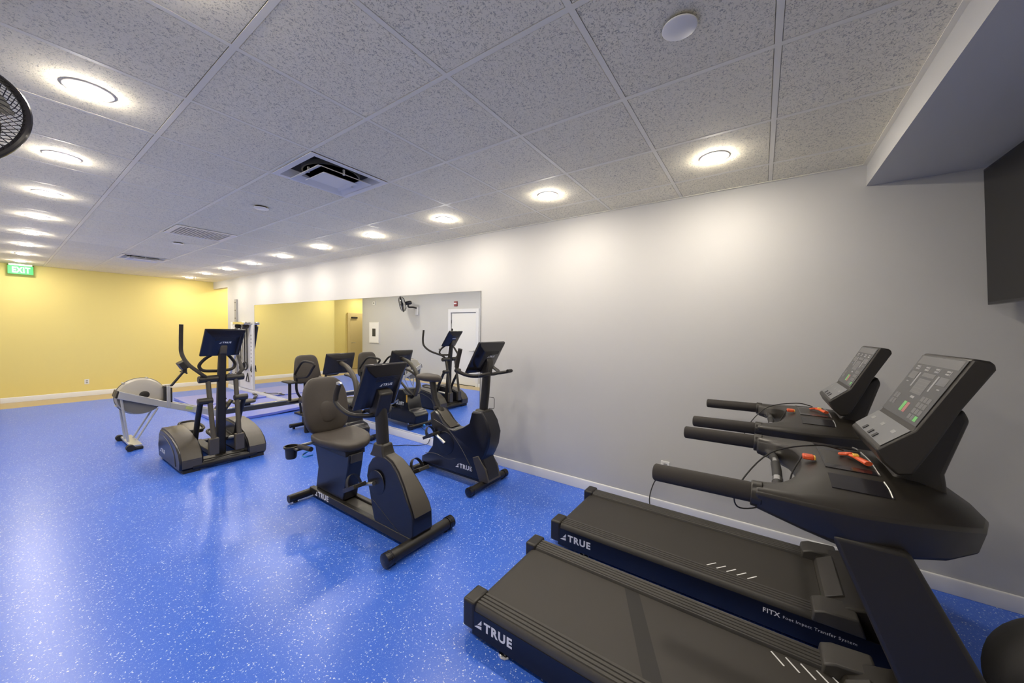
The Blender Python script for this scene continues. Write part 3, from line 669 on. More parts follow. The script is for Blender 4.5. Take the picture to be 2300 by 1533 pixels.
def pedal(T, axle, pos, side):
    """axle = crank centre, pos = pedal centre; crank lies beside the shroud"""
    a = Vector(axle); p = Vector(pos)
    cr = MB().tube([a, Vector((a.x, p.y, p.z))], [.017, .012], 10).cyl(Vector((a.x, p.y, p.z)), p, .008, 10).build('crank', 'brushed_steel', T)
    d = (Vector((p.x, p.y, p.z))-a); tilt = 0.45
    M = Matrix.Translation(p) @ Matrix.Rotation(-tilt, 4, 'X')
    pd = MB().pillow((0, 0, 0), .052, .10, .026, e=.5, M=M).build('pedal', 'black_plastic', T) if False else None
    g = MB(); 
    for sx in (-1, 1): g.box(sx*.045-.008, sx*.045+.008, -.085, .085, -.016, .016, M)
    for sy in (-1, 0, 1): g.box(-.045, .045, sy*.070-.012, sy*.070+.012, -.014, .014, M)
    pd = g.build('pedal', 'black_plastic', T, bevel=.004)
    arc = [M @ Vector((.055*math.cos(t_), .0, .012+.085*math.sin(t_))) for t_ in [PI*k/12 for k in range(13)]]
    vs = []; fs = []
    for q in arc:
        for dy in (-.018, .018): vs.append(q+(M.to_3x3() @ Vector((0, dy, 0))))
    ctr = M @ Vector((0, 0, .012))
    m_ = len(vs)
    for i, q in enumerate(arc):
        for dy in (-.018, .018):
            w_ = (q-ctr).normalized()*.004; vs.append(q+w_+(M.to_3x3() @ Vector((0, dy, 0))))
    for i in range(12):
        b = 2*i; fs += [(b, b+1, b+3, b+2), (m_+b, m_+b+2, m_+b+3, m_+b+1), (b, b+2, m_+b+2, m_+b), (b+1, m_+b+1, m_+b+3, b+3)]
    MB().add(vs, fs).build('toe_strap', 'black_rubber', pd)

# ------------------------------------------------------------------ recumbent bike in the foreground
xc = 1.75
T = thing('recumbent_bike', 'black recumbent exercise bike with padded seat in the foreground', 'exercise bike', (xc, 2.7, 0), 'recumbent bikes')
stabilizer(T, 'front_stabilizer', 1.445, 2.055, 2.00, .043)
stabilizer(T, 'rear_stabilizer', 1.47, 2.03, 3.44, .034, False)
for s in (-1, 1):
    MB().box(xc+s*.075-.022, xc+s*.075+.022, 2.0, 3.44, .035, .098).build('frame_rail', 'black_metal', T, bevel=.006)
MB().box(xc-.054, xc+.054, 2.30, 3.40, .040, .080).build('rail_channel', 'grey_rail', T, bevel=.003)
lettering(T, 'TRUE', (xc-.0985, 3.34, .046), (0, -1, 0), (0, 0, 1), .24, True, thick=.042, spacing=1.18)
wA = lambda z: .092-.036*max(0, min(1, (z-.34)/.26))
shr = [(2.555, .415), (2.550, .50), (2.51, .560), (2.45, .595), (2.35, .600), (2.27, .575), (2.19, .518), (2.12, .445), (2.06, .368), (2.01, .300), (1.985, .245), (1.978, .12), (2.01, .075), (2.40, .070), (2.445, .110), (2.485, .252)]
MB().pxw(shr, xc, wA).build('shroud', 'navy_shroud', T, bevel=.010, seg=3)
band = [(2.36, .612), (2.27, .588), (2.185, .530), (2.112, .455), (2.05, .376), (2.00, .305), (1.974, .245), (1.985, .245), (2.01, .300), (2.06, .368), (2.12, .445), (2.19, .518), (2.27, .575), (2.36, .598)]
MB().pxw(band, xc, wA, -.016).build('front_spine', 'warm_grey_plastic', T, bevel=.003)
for s in (-1, 1):
    MB().lathe([(.10, 0), (.097, .004), (.088, .005), (.0, .005)], (xc+s*.083, 2.42, .39), (s, 0, 0), 36).build('crank_cover', 'navy_shroud', T)
    MB().tube([(xc+s*.092, 2.46, .26), (xc+s*.092, 2.30, .18), (xc+s*.092, 2.10, .085)], .003, 6, smooth=5).build('shroud_seam', 'black_gloss', T)
MB().loft([[(xc+a*u, 2.455+b*y, z) for a, b in ((-1,-1),(1,-1),(1,1),(-1,1))] for u, y, z in ((.060, .105, .575), (.056, .075, .62), (.050, .058, .685))]).build('mast_collar', 'black_plastic', T, bevel=.016, seg=3)
MB().tube([(xc, 2.455, .66), (xc, 2.475, .86), (xc, 2.50, 1.05)], .048, 20).build('mast', 'black_metal', T)
cs, c0, up, n, H = bike_console(T, xc, (2.405, 1.318), (2.575, .955))
MB().px([(2.46, .90), (2.42, 1.02), (2.40, 1.08), (2.44, 1.115), (2.52, 1.10), (2.56, 1.0), (2.55, .90)], xc-.062, xc+.062).build('console_bracket', 'black_plastic', T, bevel=.014, seg=3)
for s in (-1, 1):
    hb = MB().tube([(xc, 2.50, .905), (xc+s*.10, 2.53, .905), (xc+s*.185, 2.63, .92), (xc+s*.215, 2.755, .99), (xc+s*.215, 2.765, 1.06), (xc+s*.205, 2.735, 1.145)], .0175, 14, smooth=6).build('handlebar', 'black_metal', T)
    MB().tube([(xc+s*.217, 2.765, 1.02), (xc+s*.214, 2.762, 1.07), (xc+s*.205, 2.735, 1.148)], .021, 14, smooth=4).build('grip', 'black_foam', hb)
    MB().lathe([(.022, 0), (.022, .012), (.012, .018)], (xc+s*.205, 2.735, 1.146), (0, -.3, 1), 14).build('grip_end', 'brushed_steel', hb)
# seat carriage, seat and backrest
MB().px([(3.40, .50), (3.34, .30), (3.38, .10), (2.92, .095), (2.84, .40), (2.82, .52)], xc-.068, xc+.068).build('seat_carriage', 'navy_shroud', T, bevel=.012)
MB().box(xc-.052, xc+.052, 2.82, 2.99, .44, .515).build('carriage_bracket', 'grey_rail', T, bevel=.004)
MB().px([(2.84, .50), (2.84, .545), (3.42, .545), (3.42, .50)], xc-.09, xc+.09).build('seat_plate', 'black_metal', T, bevel=.004)
def seat_warp(p): return (p.x*(1-.22*max(0, -p.y/.24)), p.y, p.z+.030*(p.x/.21)**2+.018*max(0, p.y/.24)-.022*max(0, -p.y/.24)**2)
MB().pillow((xc, 3.04, .590), .215, .235, .044, e=.55, n=32, m=16, warp=seat_warp).build('seat', 'seat_vinyl', T, smooth=60)
def back_warp(p):
    k = (p.z/.26); w = 1.0-.22*max(0, k)**2-.10*max(0, -k)**2
    return (p.x*w, p.y-.035*(p.x/.2)**2+.028*math.exp(-((p.z+.06)/.11)**2)*math.exp(-(p.x/.12)**2)*-1, p.z)
Mb = Matrix.Rotation(-0.20, 4, 'X')
MB().pillow((xc, 3.36, .865), .205, .045, .262, e=.5, n=36, m=22, warp=back_warp, M=Mb).build('backrest', 'seat_vinyl', T, smooth=60)
MB().pillow((xc, 3.30, .815), .105, .022, .105, e=.9, n=28, m=16, M=Mb).build('lumbar_pad', 'seat_vinyl', T, smooth=60)
MB().box(xc-.16, xc+.16, 3.385, 3.42, .62, 1.02, ).build('back_shell', 'black_plastic', T, bevel=.02)
MB().tube([(xc-.05, 3.36, .54), (xc-.05, 3.45, .62), (xc-.05, 3.43, .80)], .018, 12, smooth=4).build('back_post', 'black_metal', T)
MB().cyl((xc-.08, 3.30, .60), (xc+.06, 3.30, .60), .028, 18).build('recline_knob', 'warm_grey_plastic', T, bevel=.004)
for s in (-1, 1):
    MB().tube([(xc+s*.08, 3.36, .53), (xc+s*.20, 3.36, .53), (xc+s*.245, 3.30, .54)], .015, 12, smooth=4).build('side_bar', 'brushed_steel', T)
    MB().tube([(xc+s*.245, 3.31, .542), (xc+s*.245, 3.10, .56)], .020, 12).build('side_grip', 'black_foam', T)
    cup = MB().lathe([(.038, 0), (.041, .005), (.048, .09), (.060, .097), (.060, .112), (.051, .112), (.044, .012), (0, .012)], (xc+s*.262, 3.42, .418), (0, 0, 1), 28).build('cup_holder', 'black_plastic', T)
    MB().box(*sorted((xc+s*.21, xc+s*.272)), 3.30, 3.40, .505, .522).build('cup_bracket', 'black_plastic', T, bevel=.004)
MB().tube([(xc-.15, 3.34, .47), (xc-.21, 3.32, .455), (xc-.225, 3.25, .455), (xc-.17, 3.22, .465)], .007, 8, smooth=5).build('seat_lever', 'blue_plastic', T, label='bright blue seat adjustment lever')
pedal(T, (xc-.105, 2.42, .395), (xc-.165, 2.585, .345), -1)
pedal(T, (xc+.105, 2.42, .395), (xc+.185, 2.255, .445), 1)

# ------------------------------------------------------------------ upright bike by the wall
xc = 2.83
T = thing('upright_bike', 'black upright exercise bike standing against the grey wall', 'exercise bike', (xc, 2.65, 0))
stabilizer(T, 'front_stabilizer', 2.535, 3.125, 2.235, .036)
stabilizer(T, 'rear_stabilizer', 2.60, 3.06, 3.12, .033, False)
MB().box(xc-.05, xc+.05, 2.22, 3.14, .040, .095).build('frame_rail', 'black_metal', T, bevel=.006)
shr = [(3.14, .085), (3.13, .150), (3.04, .20), (2.96, .30), (2.95, .42), (2.99, .56), (3.00, .66), (2.93, .70), (2.87, .66), (2.80, .59), (2.70, .53), (2.62, .53), (2.50, .585), (2.41, .64), (2.375, .765), (2.255, .775), (2.185, .68), (2.145, .57), (2.165, .44), (2.205, .35), (2.235, .30), (2.18, .20), (2.155, .10), (2.30, .085)]
MB().loft([[(xc+u, y+(2.55-y)*k, z+(.38-z)*k) for y, z in shr] for u, k in ((-.095, .04), (-.082, 0), (.082, 0), (.095, .04))]).build('shroud', 'navy_shroud', T, bevel=.004)
MB().px([(2.285, .33), (2.19, .215), (2.15, .085), (2.265, .075), (2.36, .30)], xc-.105, xc+.105).build('front_skirt', 'warm_grey_plastic', T, bevel=.006)
MB().px([(2.935, .708), (2.865, .668), (2.795, .598), (2.70, .540), (2.71, .530), (2.80, .585), (2.87, .655), (2.94, .695)], xc-.062, xc+.062).build('rear_spine', 'warm_grey_plastic', T, bevel=.003)
MB().loft([[(xc+a*u, 2.31+b*y+dy, z) for a, b in ((-1,-1),(1,-1),(1,1),(-1,1))] for u, y, z, dy in ((.085, .10, .60, .0), (.072, .080, .70, 0), (.056, .060, .785, .0))]).build('mast_collar', 'black_plastic', T, bevel=.014, seg=3)
for s in (-1, 1):
    MB().lathe([(.125, 0), (.122, .005), (.112, .006), (.0, .006)], (xc+s*.0945, 2.75, .37), (s, 0, 0), 36).build('crank_cover', 'navy_shroud', T)
    MB().tube([(xc+s*.0955, 2.93, .60), (xc+s*.0955, 2.72, .53), (xc+s*.0955, 2.53, .37), (xc+s*.0955, 2.36, .16)], .0035, 6, smooth=6).build('shroud_seam', 'grey_rail', T)
    MB().tube([(xc+s*.0955, 3.06, .20), (xc+s*.0955, 2.90, .225), (xc+s*.0955, 2.72, .205), (xc+s*.0955, 2.60, .235)], .003, 6, smooth=6).build('shroud_seam', 'grey_rail', T)
lettering(T, 'TRUE', (xc-.0965, 2.60, .150), (0, -1, 0), (0, 0, 1), .23, True, thick=.042, spacing=1.18)
MB().tube([(xc, 2.31, .74), (xc, 2.285, .95), (xc, 2.265, 1.24)], .043, 20).build('mast', 'black_metal', T)
MB().px([(2.235, 1.14), (2.215, 1.27), (2.235, 1.315), (2.30, 1.30), (2.33, 1.16)], xc-.045, xc+.045).build('console_bracket', 'black_plastic', T, bevel=.012, seg=3)
bike_console(T, xc, (2.20, 1.472), (2.375, 1.165), .205)
MB().tube([(xc, 2.235, .80), (xc, 2.175, .805), (xc, 2.170, .82), (xc, 2.170, .905), (xc, 2.178, .915), (xc, 2.235, .915)], .0032, 6).build('bottle_cage', 'black_metal', T)
for s in (-1, 1):
    hb = MB().tube([(xc, 2.26, 1.145), (xc+s*.12, 2.25, 1.140), (xc+s*.235, 2.30, 1.15), (xc+s*.275, 2.40, 1.185), (xc+s*.275, 2.42, 1.24), (xc+s*.270, 2.385, 1.40)], .018, 14, smooth=6).build('handlebar', 'black_metal', T)
    MB().tube([(xc+s*.275, 2.425, 1.225), (xc+s*.274, 2.415, 1.28), (xc+s*.270, 2.384, 1.405)], .0215, 14, smooth=4).build('grip', 'black_foam', hb)
    MB().tube([(xc+s*.10, 2.252, 1.142), (xc+s*.22, 2.18, 1.155), (xc+s*.235, 2.13, 1.17), (xc+s*.15, 2.12, 1.175)], .0165, 12, smooth=6).build('front_loop', 'black_metal', hb)
MB().tube([(xc, 2.93, .66), (xc, 3.02, .80), (xc, 3.06, 1.0)], [.030, .036], 16).build('seat_post', 'black_metal', T)
MB().tube([(xc-.05, 2.935, .72), (xc-.085, 2.935, .72)], .020, 14).build('post_knob', 'black_plastic', T, bevel=.004)
MB().lathe([(.046, 0), (.050, .02), (.042, .06)], (xc, 2.925, .655), (0, .4, 1), 22).build('post_collar', 'black_plastic', T)
def saddle(p):
    f_ = (p.y+.14)/.28
    return (p.x*(.33+.67*min(1, max(0, f_))**.8), p.y, p.z+.018*max(0, f_-.6)-.012*max(0, .2-f_))
MB().pillow((xc, 3.09, 1.035), .125, .17, .042, e=.7, n=32, m=14, warp=saddle).build('saddle', 'seat_vinyl', T, smooth=60)
pedal(T, (xc-.105, 2.75, .37), (xc-.165, 2.895, .445), -1)
pedal(T, (xc+.105, 2.75, .37), (xc+.165, 2.605, .295), 1)

# ------------------------------------------------------------------ recumbent stepper bike behind, near the mirror
xc = 2.82
T = thing('recumbent_stepper', 'recumbent trainer with curved mast standing close to the mirror', 'exercise bike', (xc, 5.2, 0), 'recumbent bikes')
stabilizer(T, 'rear_stabilizer', 2.56, 3.08, 5.93, .030, False, .055)
stabilizer(T, 'front_stabilizer', 2.58, 3.06, 4.47, .032, True)
MB().px([(4.50, .05), (4.50, .12), (4.66, .19), (5.92, .19), (5.92, .08), (5.80, .05)], xc-.09, xc+.09).build('base_beam', 'black_plastic', T, bevel=.01)
MB().box(xc-.085, xc+.085, 5.30, 5.62, .19, .204).build('step_plate', 'silver_paint', T, bevel=.004, label='pale step-through plate')
MB().px([(4.46, .06), (4.44, .20), (4.50, .26), (4.60, .28), (4.66, .50), (4.76, .60), (4.95, .58), (5.06, .42), (5.10, .20), (5.08, .06)], xc-.14, xc+.14).build('shroud', 'navy_shroud', T, bevel=.016, seg=3)
lettering(T, 'TRUE', (xc+.1415, 4.72, .34), (0, 1, 0), (0, 0, 1), .20, False, thick=.03, spacing=1.1)
MB().box(xc+.139, xc+.142, 4.64, 4.67, .40, .52).build('warning_label', 'yellow_plastic', T, smooth=0)
MB().tube([(xc, 4.62, .50), (xc, 4.55, .68), (xc, 4.60, .88), (xc, 4.76, 1.02), (xc, 4.94, 1.08)], .034, 16, smooth=8).build('curved_mast', 'warm_grey_plastic', T)
bike_console(T, xc, (4.94, 1.225), (5.04, .925), .215, False, True, .05)
for s in (-1, 1):
    MB().tube([(xc+s*.06, 4.62, .52), (xc+s*.14, 4.66, .62), (xc+s*.19, 4.82, .78), (xc+s*.20, 5.02, .86), (xc+s*.19, 5.16, .88)], .020, 12, smooth=7).build('swing_arm', 'warm_grey_plastic', T)
    pd = MB().box(xc+s*.15-.05, xc+s*.15+.05, 4.86+s*.05, 5.12+s*.05, .28, .30).build('foot_plate', 'black_plastic', T, bevel=.008)
    MB().tube([(xc+s*.145, 4.85, .42), (xc+s*.15, 4.99+s*.05, .30)], .016, 10).build('crank', 'brushed_steel', T)
    # looped hand rail beside the seat
    lp = [(5.84, .86), (5.71, .985), (5.60, 1.065), (5.455, 1.085), (5.25, 1.06), (5.31, .98), (5.44, .87), (5.60, .84), (5.76, .825), (5.84, .86)]
    MB().tube([(xc+s*.225, y, z) for y, z in lp], .017, 12, smooth=5).build('side_handle', 'black_foam', T)
    MB().tube([(xc+s*.225, 5.78, .83), (xc+s*.21, 5.80, .60), (xc+s*.10, 5.80, .42)], .018, 12, smooth=5).build('handle_post', 'black_metal', T)
MB().box(xc-.34, xc-.21, 5.74, 6.02, .735, .760).build('arm_rest', 'black_foam', T, bevel=.010)
MB().tube([(xc-.27, 5.90, .735), (xc-.27, 5.90, .46)], .022, 14).build('arm_post', 'black_metal', T)
MB().box(xc-.30, xc+.02, 5.84, 5.96, .425, .46).build('arm_bracket', 'black_metal', T, bevel=.01)
MB().px([(5.60, .19), (5.66, .40), (5.92, .40), (5.90, .19)], xc-.07, xc+.07).build('seat_pedestal', 'black_plastic', T, bevel=.01)
MB().pillow((xc, 5.66, .47), .205, .22, .055, e=.55, n=28, m=14).build('seat', 'seat_vinyl', T, smooth=60)
def back2(p):
    k = p.z/.23; return (p.x*(1.0-.16*k), p.y-.02*(p.x/.2)**2, p.z)
MB().pillow((xc, 5.95, .92), .190, .04, .225, e=.42, n=32, m=18, warp=back2, M=Matrix.Rotation(-.16, 4, 'X')).build('backrest', 'seat_vinyl', T, smooth=60)
MB().tube([(xc, 5.88, .42), (xc, 5.98, .56), (xc, 5.99, .80)], .025, 12, smooth=4).build('back_post', 'black_metal', T)
MB().cyl((3.00, 4.56, .075), (2.72, 4.56, .075), .013, 12).build('transport_handle', 'chrome', T)
MB().lathe([(.0, -.012), (.022, -.01), (.022, .01), (0, .012)], (2.80, 4.42, .03), (1, 0, 0), 16).build('levelling_wheel', 'blue_plastic', T)
o = MB().tube([(2.86, 4.44, .02), (2.95, 4.20, .006), (3.06, 4.02, .006), (3.16, 3.92, .006), (3.24, 3.80, .006), (3.33, 3.70, .02), (3.345, 3.66, .09)], .004, 6, smooth=6).build('extension_cable', 'black_rubber')
tag(o, 'thin black power cord lying on the blue floor below the mirror', 'cable')

# ------------------------------------------------------------------ elliptical trainer
xc = 1.49
T = thing('elliptical_trainer', 'black elliptical trainer with rounded side housings in front of the rower', 'elliptical', (xc, 5.4, 0))
hp = [(5.88, .03), (5.905, .17), (5.86, .30), (5.80, .362), (5.68, .372), (5.50, .362), (5.32, .335), (5.16, .285), (5.05, .215), (5.00, .135), (5.005, .06), (5.03, .03)]
for s in (-1, 1):
    a, b = sorted((xc+s*.205, xc+s*.408))
    MB().loft([[(x, y+(5.45-y)*k, z+(.18-z)*k) for y, z in hp] for x, k in ((a, .05), (a+.02, 0), (b-.02, 0), (b, .05))]).build('side_housing', 'navy_shroud', T, bevel=.006)
    top = hp[2:11]; cap = [(y, z+.012) for y, z in top]+[(y, z-.004) for y, z in reversed(top)]
    MB().px(cap, a+.018, b-.018).build('housing_top', 'warm_grey_plastic', T, bevel=.004)
    MB().box(a+.03, b-.03, 5.02, 5.86, 0, .035).build('housing_foot', 'black_rubber', T)
    arc = [(b+.001 if s > 0 else a-.001, y, z) for y, z in ((5.82, .30), (5.62, .31), (5.40, .27), (5.22, .19), (5.16, .06))]
    MB().tube(arc, .004, 6, smooth=6).build('housing_seam', 'grey_rail', T)
lettering(T, 'TRUE', (xc-.4088, 5.80, .105), (0, -1, 0), (0, 0, 1), .22, True, thick=.042, spacing=1.18)
MB().cyl((xc-.30, 5.04, .055), (xc+.30, 5.04, .055), .038, 20).build('front_tube', 'black_metal', T)
MB().box(xc-.22, xc+.22, 5.10, 5.22, .03, .09).build('front_crossbar', 'black_metal', T, bevel=.008)
MB().box(xc-.05, xc+.05, 5.15, 6.10, .03, .08).build('centre_beam', 'black_metal', T, bevel=.008)
MB().box(xc-.24, xc+.24, 6.06, 6.14, .0, .06).build('rear_crossbar', 'black_metal', T, bevel=.008)
for s in (-1, 1): MB().lathe([(.022, 0), (.022, .03)], (xc+s*.26, 5.04, 0), (0, 0, 1), 14).build('levelling_foot', 'black_rubber', T)
MB().loft([[(xc+a*u, y+b*v, z) for a, b in ((-1,-1),(1,-1),(1,1),(-1,1))] for u, v, y, z in ((.046, .046, 5.22, .06), (.042, .040, 5.19, .45), (.038, .034, 5.15, 1.0), (.034, .030, 5.11, 1.30), (.030, .026, 5.09, 1.37))]).build('mast', 'black_metal', T, bevel=.015, seg=3)
bike_console(T, xc, (4.985, 1.553), (5.20, 1.248), .188)
MB().px([(5.07, 1.27), (5.045, 1.35), (5.055, 1.395), (5.11, 1.40), (5.14, 1.27)], xc-.032, xc+.032).build('console_bracket', 'warm_grey_plastic', T, bevel=.010, seg=3)
for s in (-1, 1):
    MB().tube([(xc+s*.07, 5.20, 1.26), (xc+s*.13, 5.25, 1.20), (xc+s*.17, 5.27, 1.13), (xc+s*.14, 5.26, 1.075), (xc+s*.05, 5.22, 1.065), (xc, 5.20, 1.065)], .017, 12, smooth=7).build('fixed_handle', 'black_foam', T)
    MB().cyl((xc+s*.035, 5.14, .985), (xc+s*.215, 5.14, .985), .040, 20).build('pivot_cover', 'black_plastic', T, bevel=.008)
    ph = -s*.05
    MB().tube([(xc+s*.13, 5.13, .97), (xc+s*.125, 5.06, .62), (xc+s*.12, 5.00, .32)], .024, 14).build('lower_arm', 'warm_grey_plastic', T)
    MB().box(xc+s*.12-.045, xc+s*.12+.045, 4.975, 5.035, .15, .335).build('link_block', 'warm_grey_plastic', T, bevel=.008)
    MB().cyl((xc+s*.10, 5.09, .745), (xc+s*.235, 5.09, .745), .038, 18).build('joint_cover', 'black_plastic', T, bevel=.01)
    MB().tube([(xc+s*.205, 5.10, .74), (xc+s*.20, 5.24, .50), (xc+s*.195, 5.36, .24)], .026, 14).build('pedal_link', 'black_metal', T)
    yy = 5.78 if s < 0 else 5.60; zz = .31 if s < 0 else .20
    MB().tube([(xc+s*.19, 5.34, .22), (xc+s*.12, yy, zz-.05), (xc+s*.12, yy+.28, zz-.06)], .022, 12).build('pedal_arm', 'silver_paint', T)
    g = MB().pillow((xc+s*.115, yy+.05, zz), .085, .20, .022, e=.35, n=28, m=10, M=Matrix.Rotation(.10, 4, 'X')).build('foot_pedal', 'warm_grey_plastic', T, smooth=50)
    rimp = [Vector((xc+s*.115+.092*math.copysign(abs(math.cos(a))**.5, math.cos(a)), yy+.05+.205*math.copysign(abs(math.sin(a))**.5, math.sin(a)), zz+.022+.02*math.sin(a))) for a in [2*PI*k/32 for k in range(33)]]
    MB().tube(rimp, .014, 8, caps=False).build('pedal_rim', 'black_plastic', g)
# swinging hand grips
MB().tube([(xc-.13, 5.13, .99), (xc-.20, 5.12, 1.06), (xc-.27, 5.26, 1.16), (xc-.295, 5.38, 1.27), (xc-.295, 5.40, 1.40), (xc-.295, 5.38, 1.60)], .019, 14, smooth=7).build('moving_handle', 'black_foam', T)
MB().tube([(xc+.13, 5.13, .99), (xc+.20, 5.16, 1.06), (xc+.27, 5.42, 1.14), (xc+.295, 5.58, 1.24), (xc+.295, 5.62, 1.36), (xc+.295, 5.60, 1.56)], .019, 14, smooth=7).build('moving_handle', 'black_foam', T)

# ------------------------------------------------------------------ rowing machine
T = thing('rowing_machine', 'grey rowing machine with round flywheel case behind the elliptical', 'rower', (1.6, 6.8, 0))
fc = (1.09, 6.82, .635)
MB().lathe([(.0, -.085), (.17, -.085), (.222, -.070), (.238, -.045), (.238, .045), (.222, .070), (.17, .085), (0, .085)], fc, (0, 1, 0), 48).build('flywheel_case', 'rower_shell', T)
low = [(1.09+.225*math.cos(a), .635+.225*math.sin(a)) for a in [math.radians(168+k*(362-168)/24) for k in range(25)]]
low = [p for p in low if p[1] < .74-.49*(p[0]-.9)]
MB().py(low, 6.7345, 6.742).build('lower_guard', 'rower_dark', T)
MB().torus(fc, (0, 1, 0), .240, .006, 48, 6).build('case_seam', 'rower_dark', T)
MB().lathe([(0, .004), (.042, .004), (.05, 0), (.05, -.03)], (1.115, 6.731, .655), (0, -1, 0), 24).build('air_damper', 'black_plastic', T)
MB().lathe([(0, .016), (.028, .014), (.032, 0)], (1.115, 6.715, .605), (0, -1, 0), 20).build('damper_knob', 'black_rubber', T)
for a in (25, 75, 130, 205): MB().lathe([(.010, -.05), (.010, .05)], (1.09+.245*math.cos(math.radians(a)), 6.82, .635+.245*math.sin(math.radians(a))), (0, 1, 0), 10).build('case_bolt', 'silver_paint', T)
def beam(y0, y1): return MB().py([(.885, .735), (.865, .640), (1.35, .437), (1.90, .215), (1.92, .300), (1.36, .520)], y0, y1)
bm_ = beam(6.695, 6.73).build('main_beam', 'silver_paint', T, bevel=.005)
MB().box(1.52, 1.60, 6.6925, 6.6955, .385, .425, Matrix.Translation((1.56, 0, .405)) @ Matrix.Rotation(.40, 4, 'Y') @ Matrix.Translation((-1.56, 0, -.405))).build('decal', 'green_decal', bm_, smooth=0)
beam(6.91, 6.945).build('main_beam', 'silver_paint', T, bevel=.005)
MB().py([(.865, .645), (.885, .735), (.868, .738), (.845, .652)], 6.70, 6.94).build('nose_cap', 'black_plastic', T, bevel=.006)
MB().box(1.325, 1.365, 6.69, 6.73, .44, .752).build('monitor_post', 'silver_paint', T, bevel=.008)
MB().box(1.30, 1.325, 6.70, 6.94, .50, .745).box(1.365, 1.385, 6.70, 6.94, .48, .72).build('chain_housing', 'black_plastic', T, bevel=.004)
MB().tube([(1.31, 6.76, .735), (1.39, 6.76, .745), (1.50, 6.76, .90), (1.525, 6.76, .93)], .016, 12).build('monitor_arm', 'black_metal', T)
MB().box(1.47, 1.56, 6.68, 6.84, .97, 1.08, Matrix.Translation((1.52, 6.76, 1.02)) @ Matrix.Rotation(-.5, 4, 'Y') @ Matrix.Translation((-1.52, -6.76, -1.02))).box(1.50, 1.55, 6.72, 6.80, .91, .98).build('monitor', 'black_plastic', T, bevel=.008)
MB().tube([(1.52, 6.62, .915), (1.55, 6.76, .905), (1.52, 6.92, .915)], .010, 10, smooth=5).build('pull_handle', 'black_rubber', T)
for y in (6.72, 6.92):
    MB().tube([(.90, y, .64), (.955, y, .06)], .013, 10).build('front_leg', 'silver_paint', T)
    MB().tube([(1.24, y, .46), (1.03, y, .06)], .011, 10).build('front_leg', 'silver_paint', T)
MB().box(.94, 1.045, 6.48, 7.13, .035, .065).build('foot_bar', 'silver_paint', T, bevel=.006)
for y in (6.46, 7.14): MB().cyl((.935, y-.03, .04), (.935, y+.03, .04), .04, 20).build('caster_wheel', 'black_rubber', T)
for y in (6.50, 7.11): MB().box(.97, 1.055, y-.035, y+.035, 0, .034).build('foot_pad', 'black_rubber', T, bevel=.008)
MB().py([(1.88, .215), (1.88, .305), (3.17, .305), (3.17, .215)], 6.785, 6.855).build('seat_rail', 'brushed_steel', T, bevel=.004)
for y in (6.780, 6.857): MB().box(1.90, 3.17, y, y+.003, .222, .285).build('rail_side', 'grey_rail', T, smooth=0)
MB().tube([(3.12, 6.82, .22), (3.14, 6.82, .03)], .020, 12).box(3.09, 3.20, 6.66, 6.98, 0, .03).build('rear_leg', 'black_metal', T)
MB().pillow((2.26, 6.82, .375), .15, .13, .028, e=.55, n=24, m=10).build('sliding_seat', 'warm_grey_plastic', T, smooth=60)
MB().box(2.18, 2.34, 6.775, 6.865, .306, .350).build('seat_roller', 'black_plastic', T, bevel=.006)
for y in (6.68, 6.96):
    fp = MB().box(1.90, 1.93, y-.055, y+.055, .24, .50, Matrix.Translation((1.91, 0, .25)) @ Matrix.Rotation(.6, 4, 'Y') @ Matrix.Translation((-1.91, 0, -.25))).build('foot_plate', 'black_plastic', T, bevel=.006)
    MB().tube([(2.0, y-.06, .36), (1.99, y, .43), (2.0, y+.06, .36)], .012, 8, smooth=5, flat=.4).build('foot_strap', 'black_rubber', fp)

# ------------------------------------------------------------------ blue mats by the mirror
def floor_mat(x0, x1, y0, y1, h, label, lift):
    n = 14; vs = []; fs = []
    for top in (0, 1):
        for i in range(n+1):
            for j in range(n+1):
                u, v = i/n, j/n; z = lift(u, v)
                vs.append((x0+(x1-x0)*u, y0+(y1-y0)*v, z+(h if top else 0)))
    m_ = (n+1)**2
    for i in range(n):
        for j in range(n):
            a = i*(n+1)+j; fs += [(a, a+1, a+n+2, a+n+1), (m_+a, m_+a+n+1, m_+a+n+2, m_+a+1)]
    for i in range(n):
        for a, b in ((i, i+1), (n*(n+1)+i, n*(n+1)+i+1), (i*(n+1), (i+1)*(n+1)), (i*(n+1)+n, (i+1)*(n+1)+n)): fs.append((a, b, m_+b, m_+a))
    return tag(MB().add(vs, fs).build('exercise_mat', 'blue_mat', bevel=.004), label, 'mat', 'blue exercise mats')
floor_mat(2.02, 3.33, 7.15, 8.74, .045, 'blue exercise mat on the floor right behind the rower rail', lambda u, v: .002+.028*max(0, u-.35)*(1-v)**3*(1+.5*math.sin(9*u)))
floor_mat(2.12, 3.33, 8.80, 10.15, .05, 'blue exercise mat on the floor in front of the wall pulley', lambda u, v: .002+.035*max(0, u-.45)*(1-v)**4)
t = thing('strap', 'black strap with buckles lying across the mats at the mirror', 'strap', (3.2, 9.1, .06))
MB().tube([(3.31, 9.42, .068), (3.24, 9.1, .078), (3.16, 8.86, .096), (3.07, 8.70, .068)], .030, 8, smooth=6, flat=.25).build('webbing', 'black_rubber', t)
for p in ((3.27, 9.25, .082), (3.12, 8.79, .100)): MB().box(p[0]-.035, p[0]+.035, p[1]-.02, p[1]+.02, p[2]-.006, p[2]+.008).build('buckle', 'brushed_steel', t, bevel=.003)

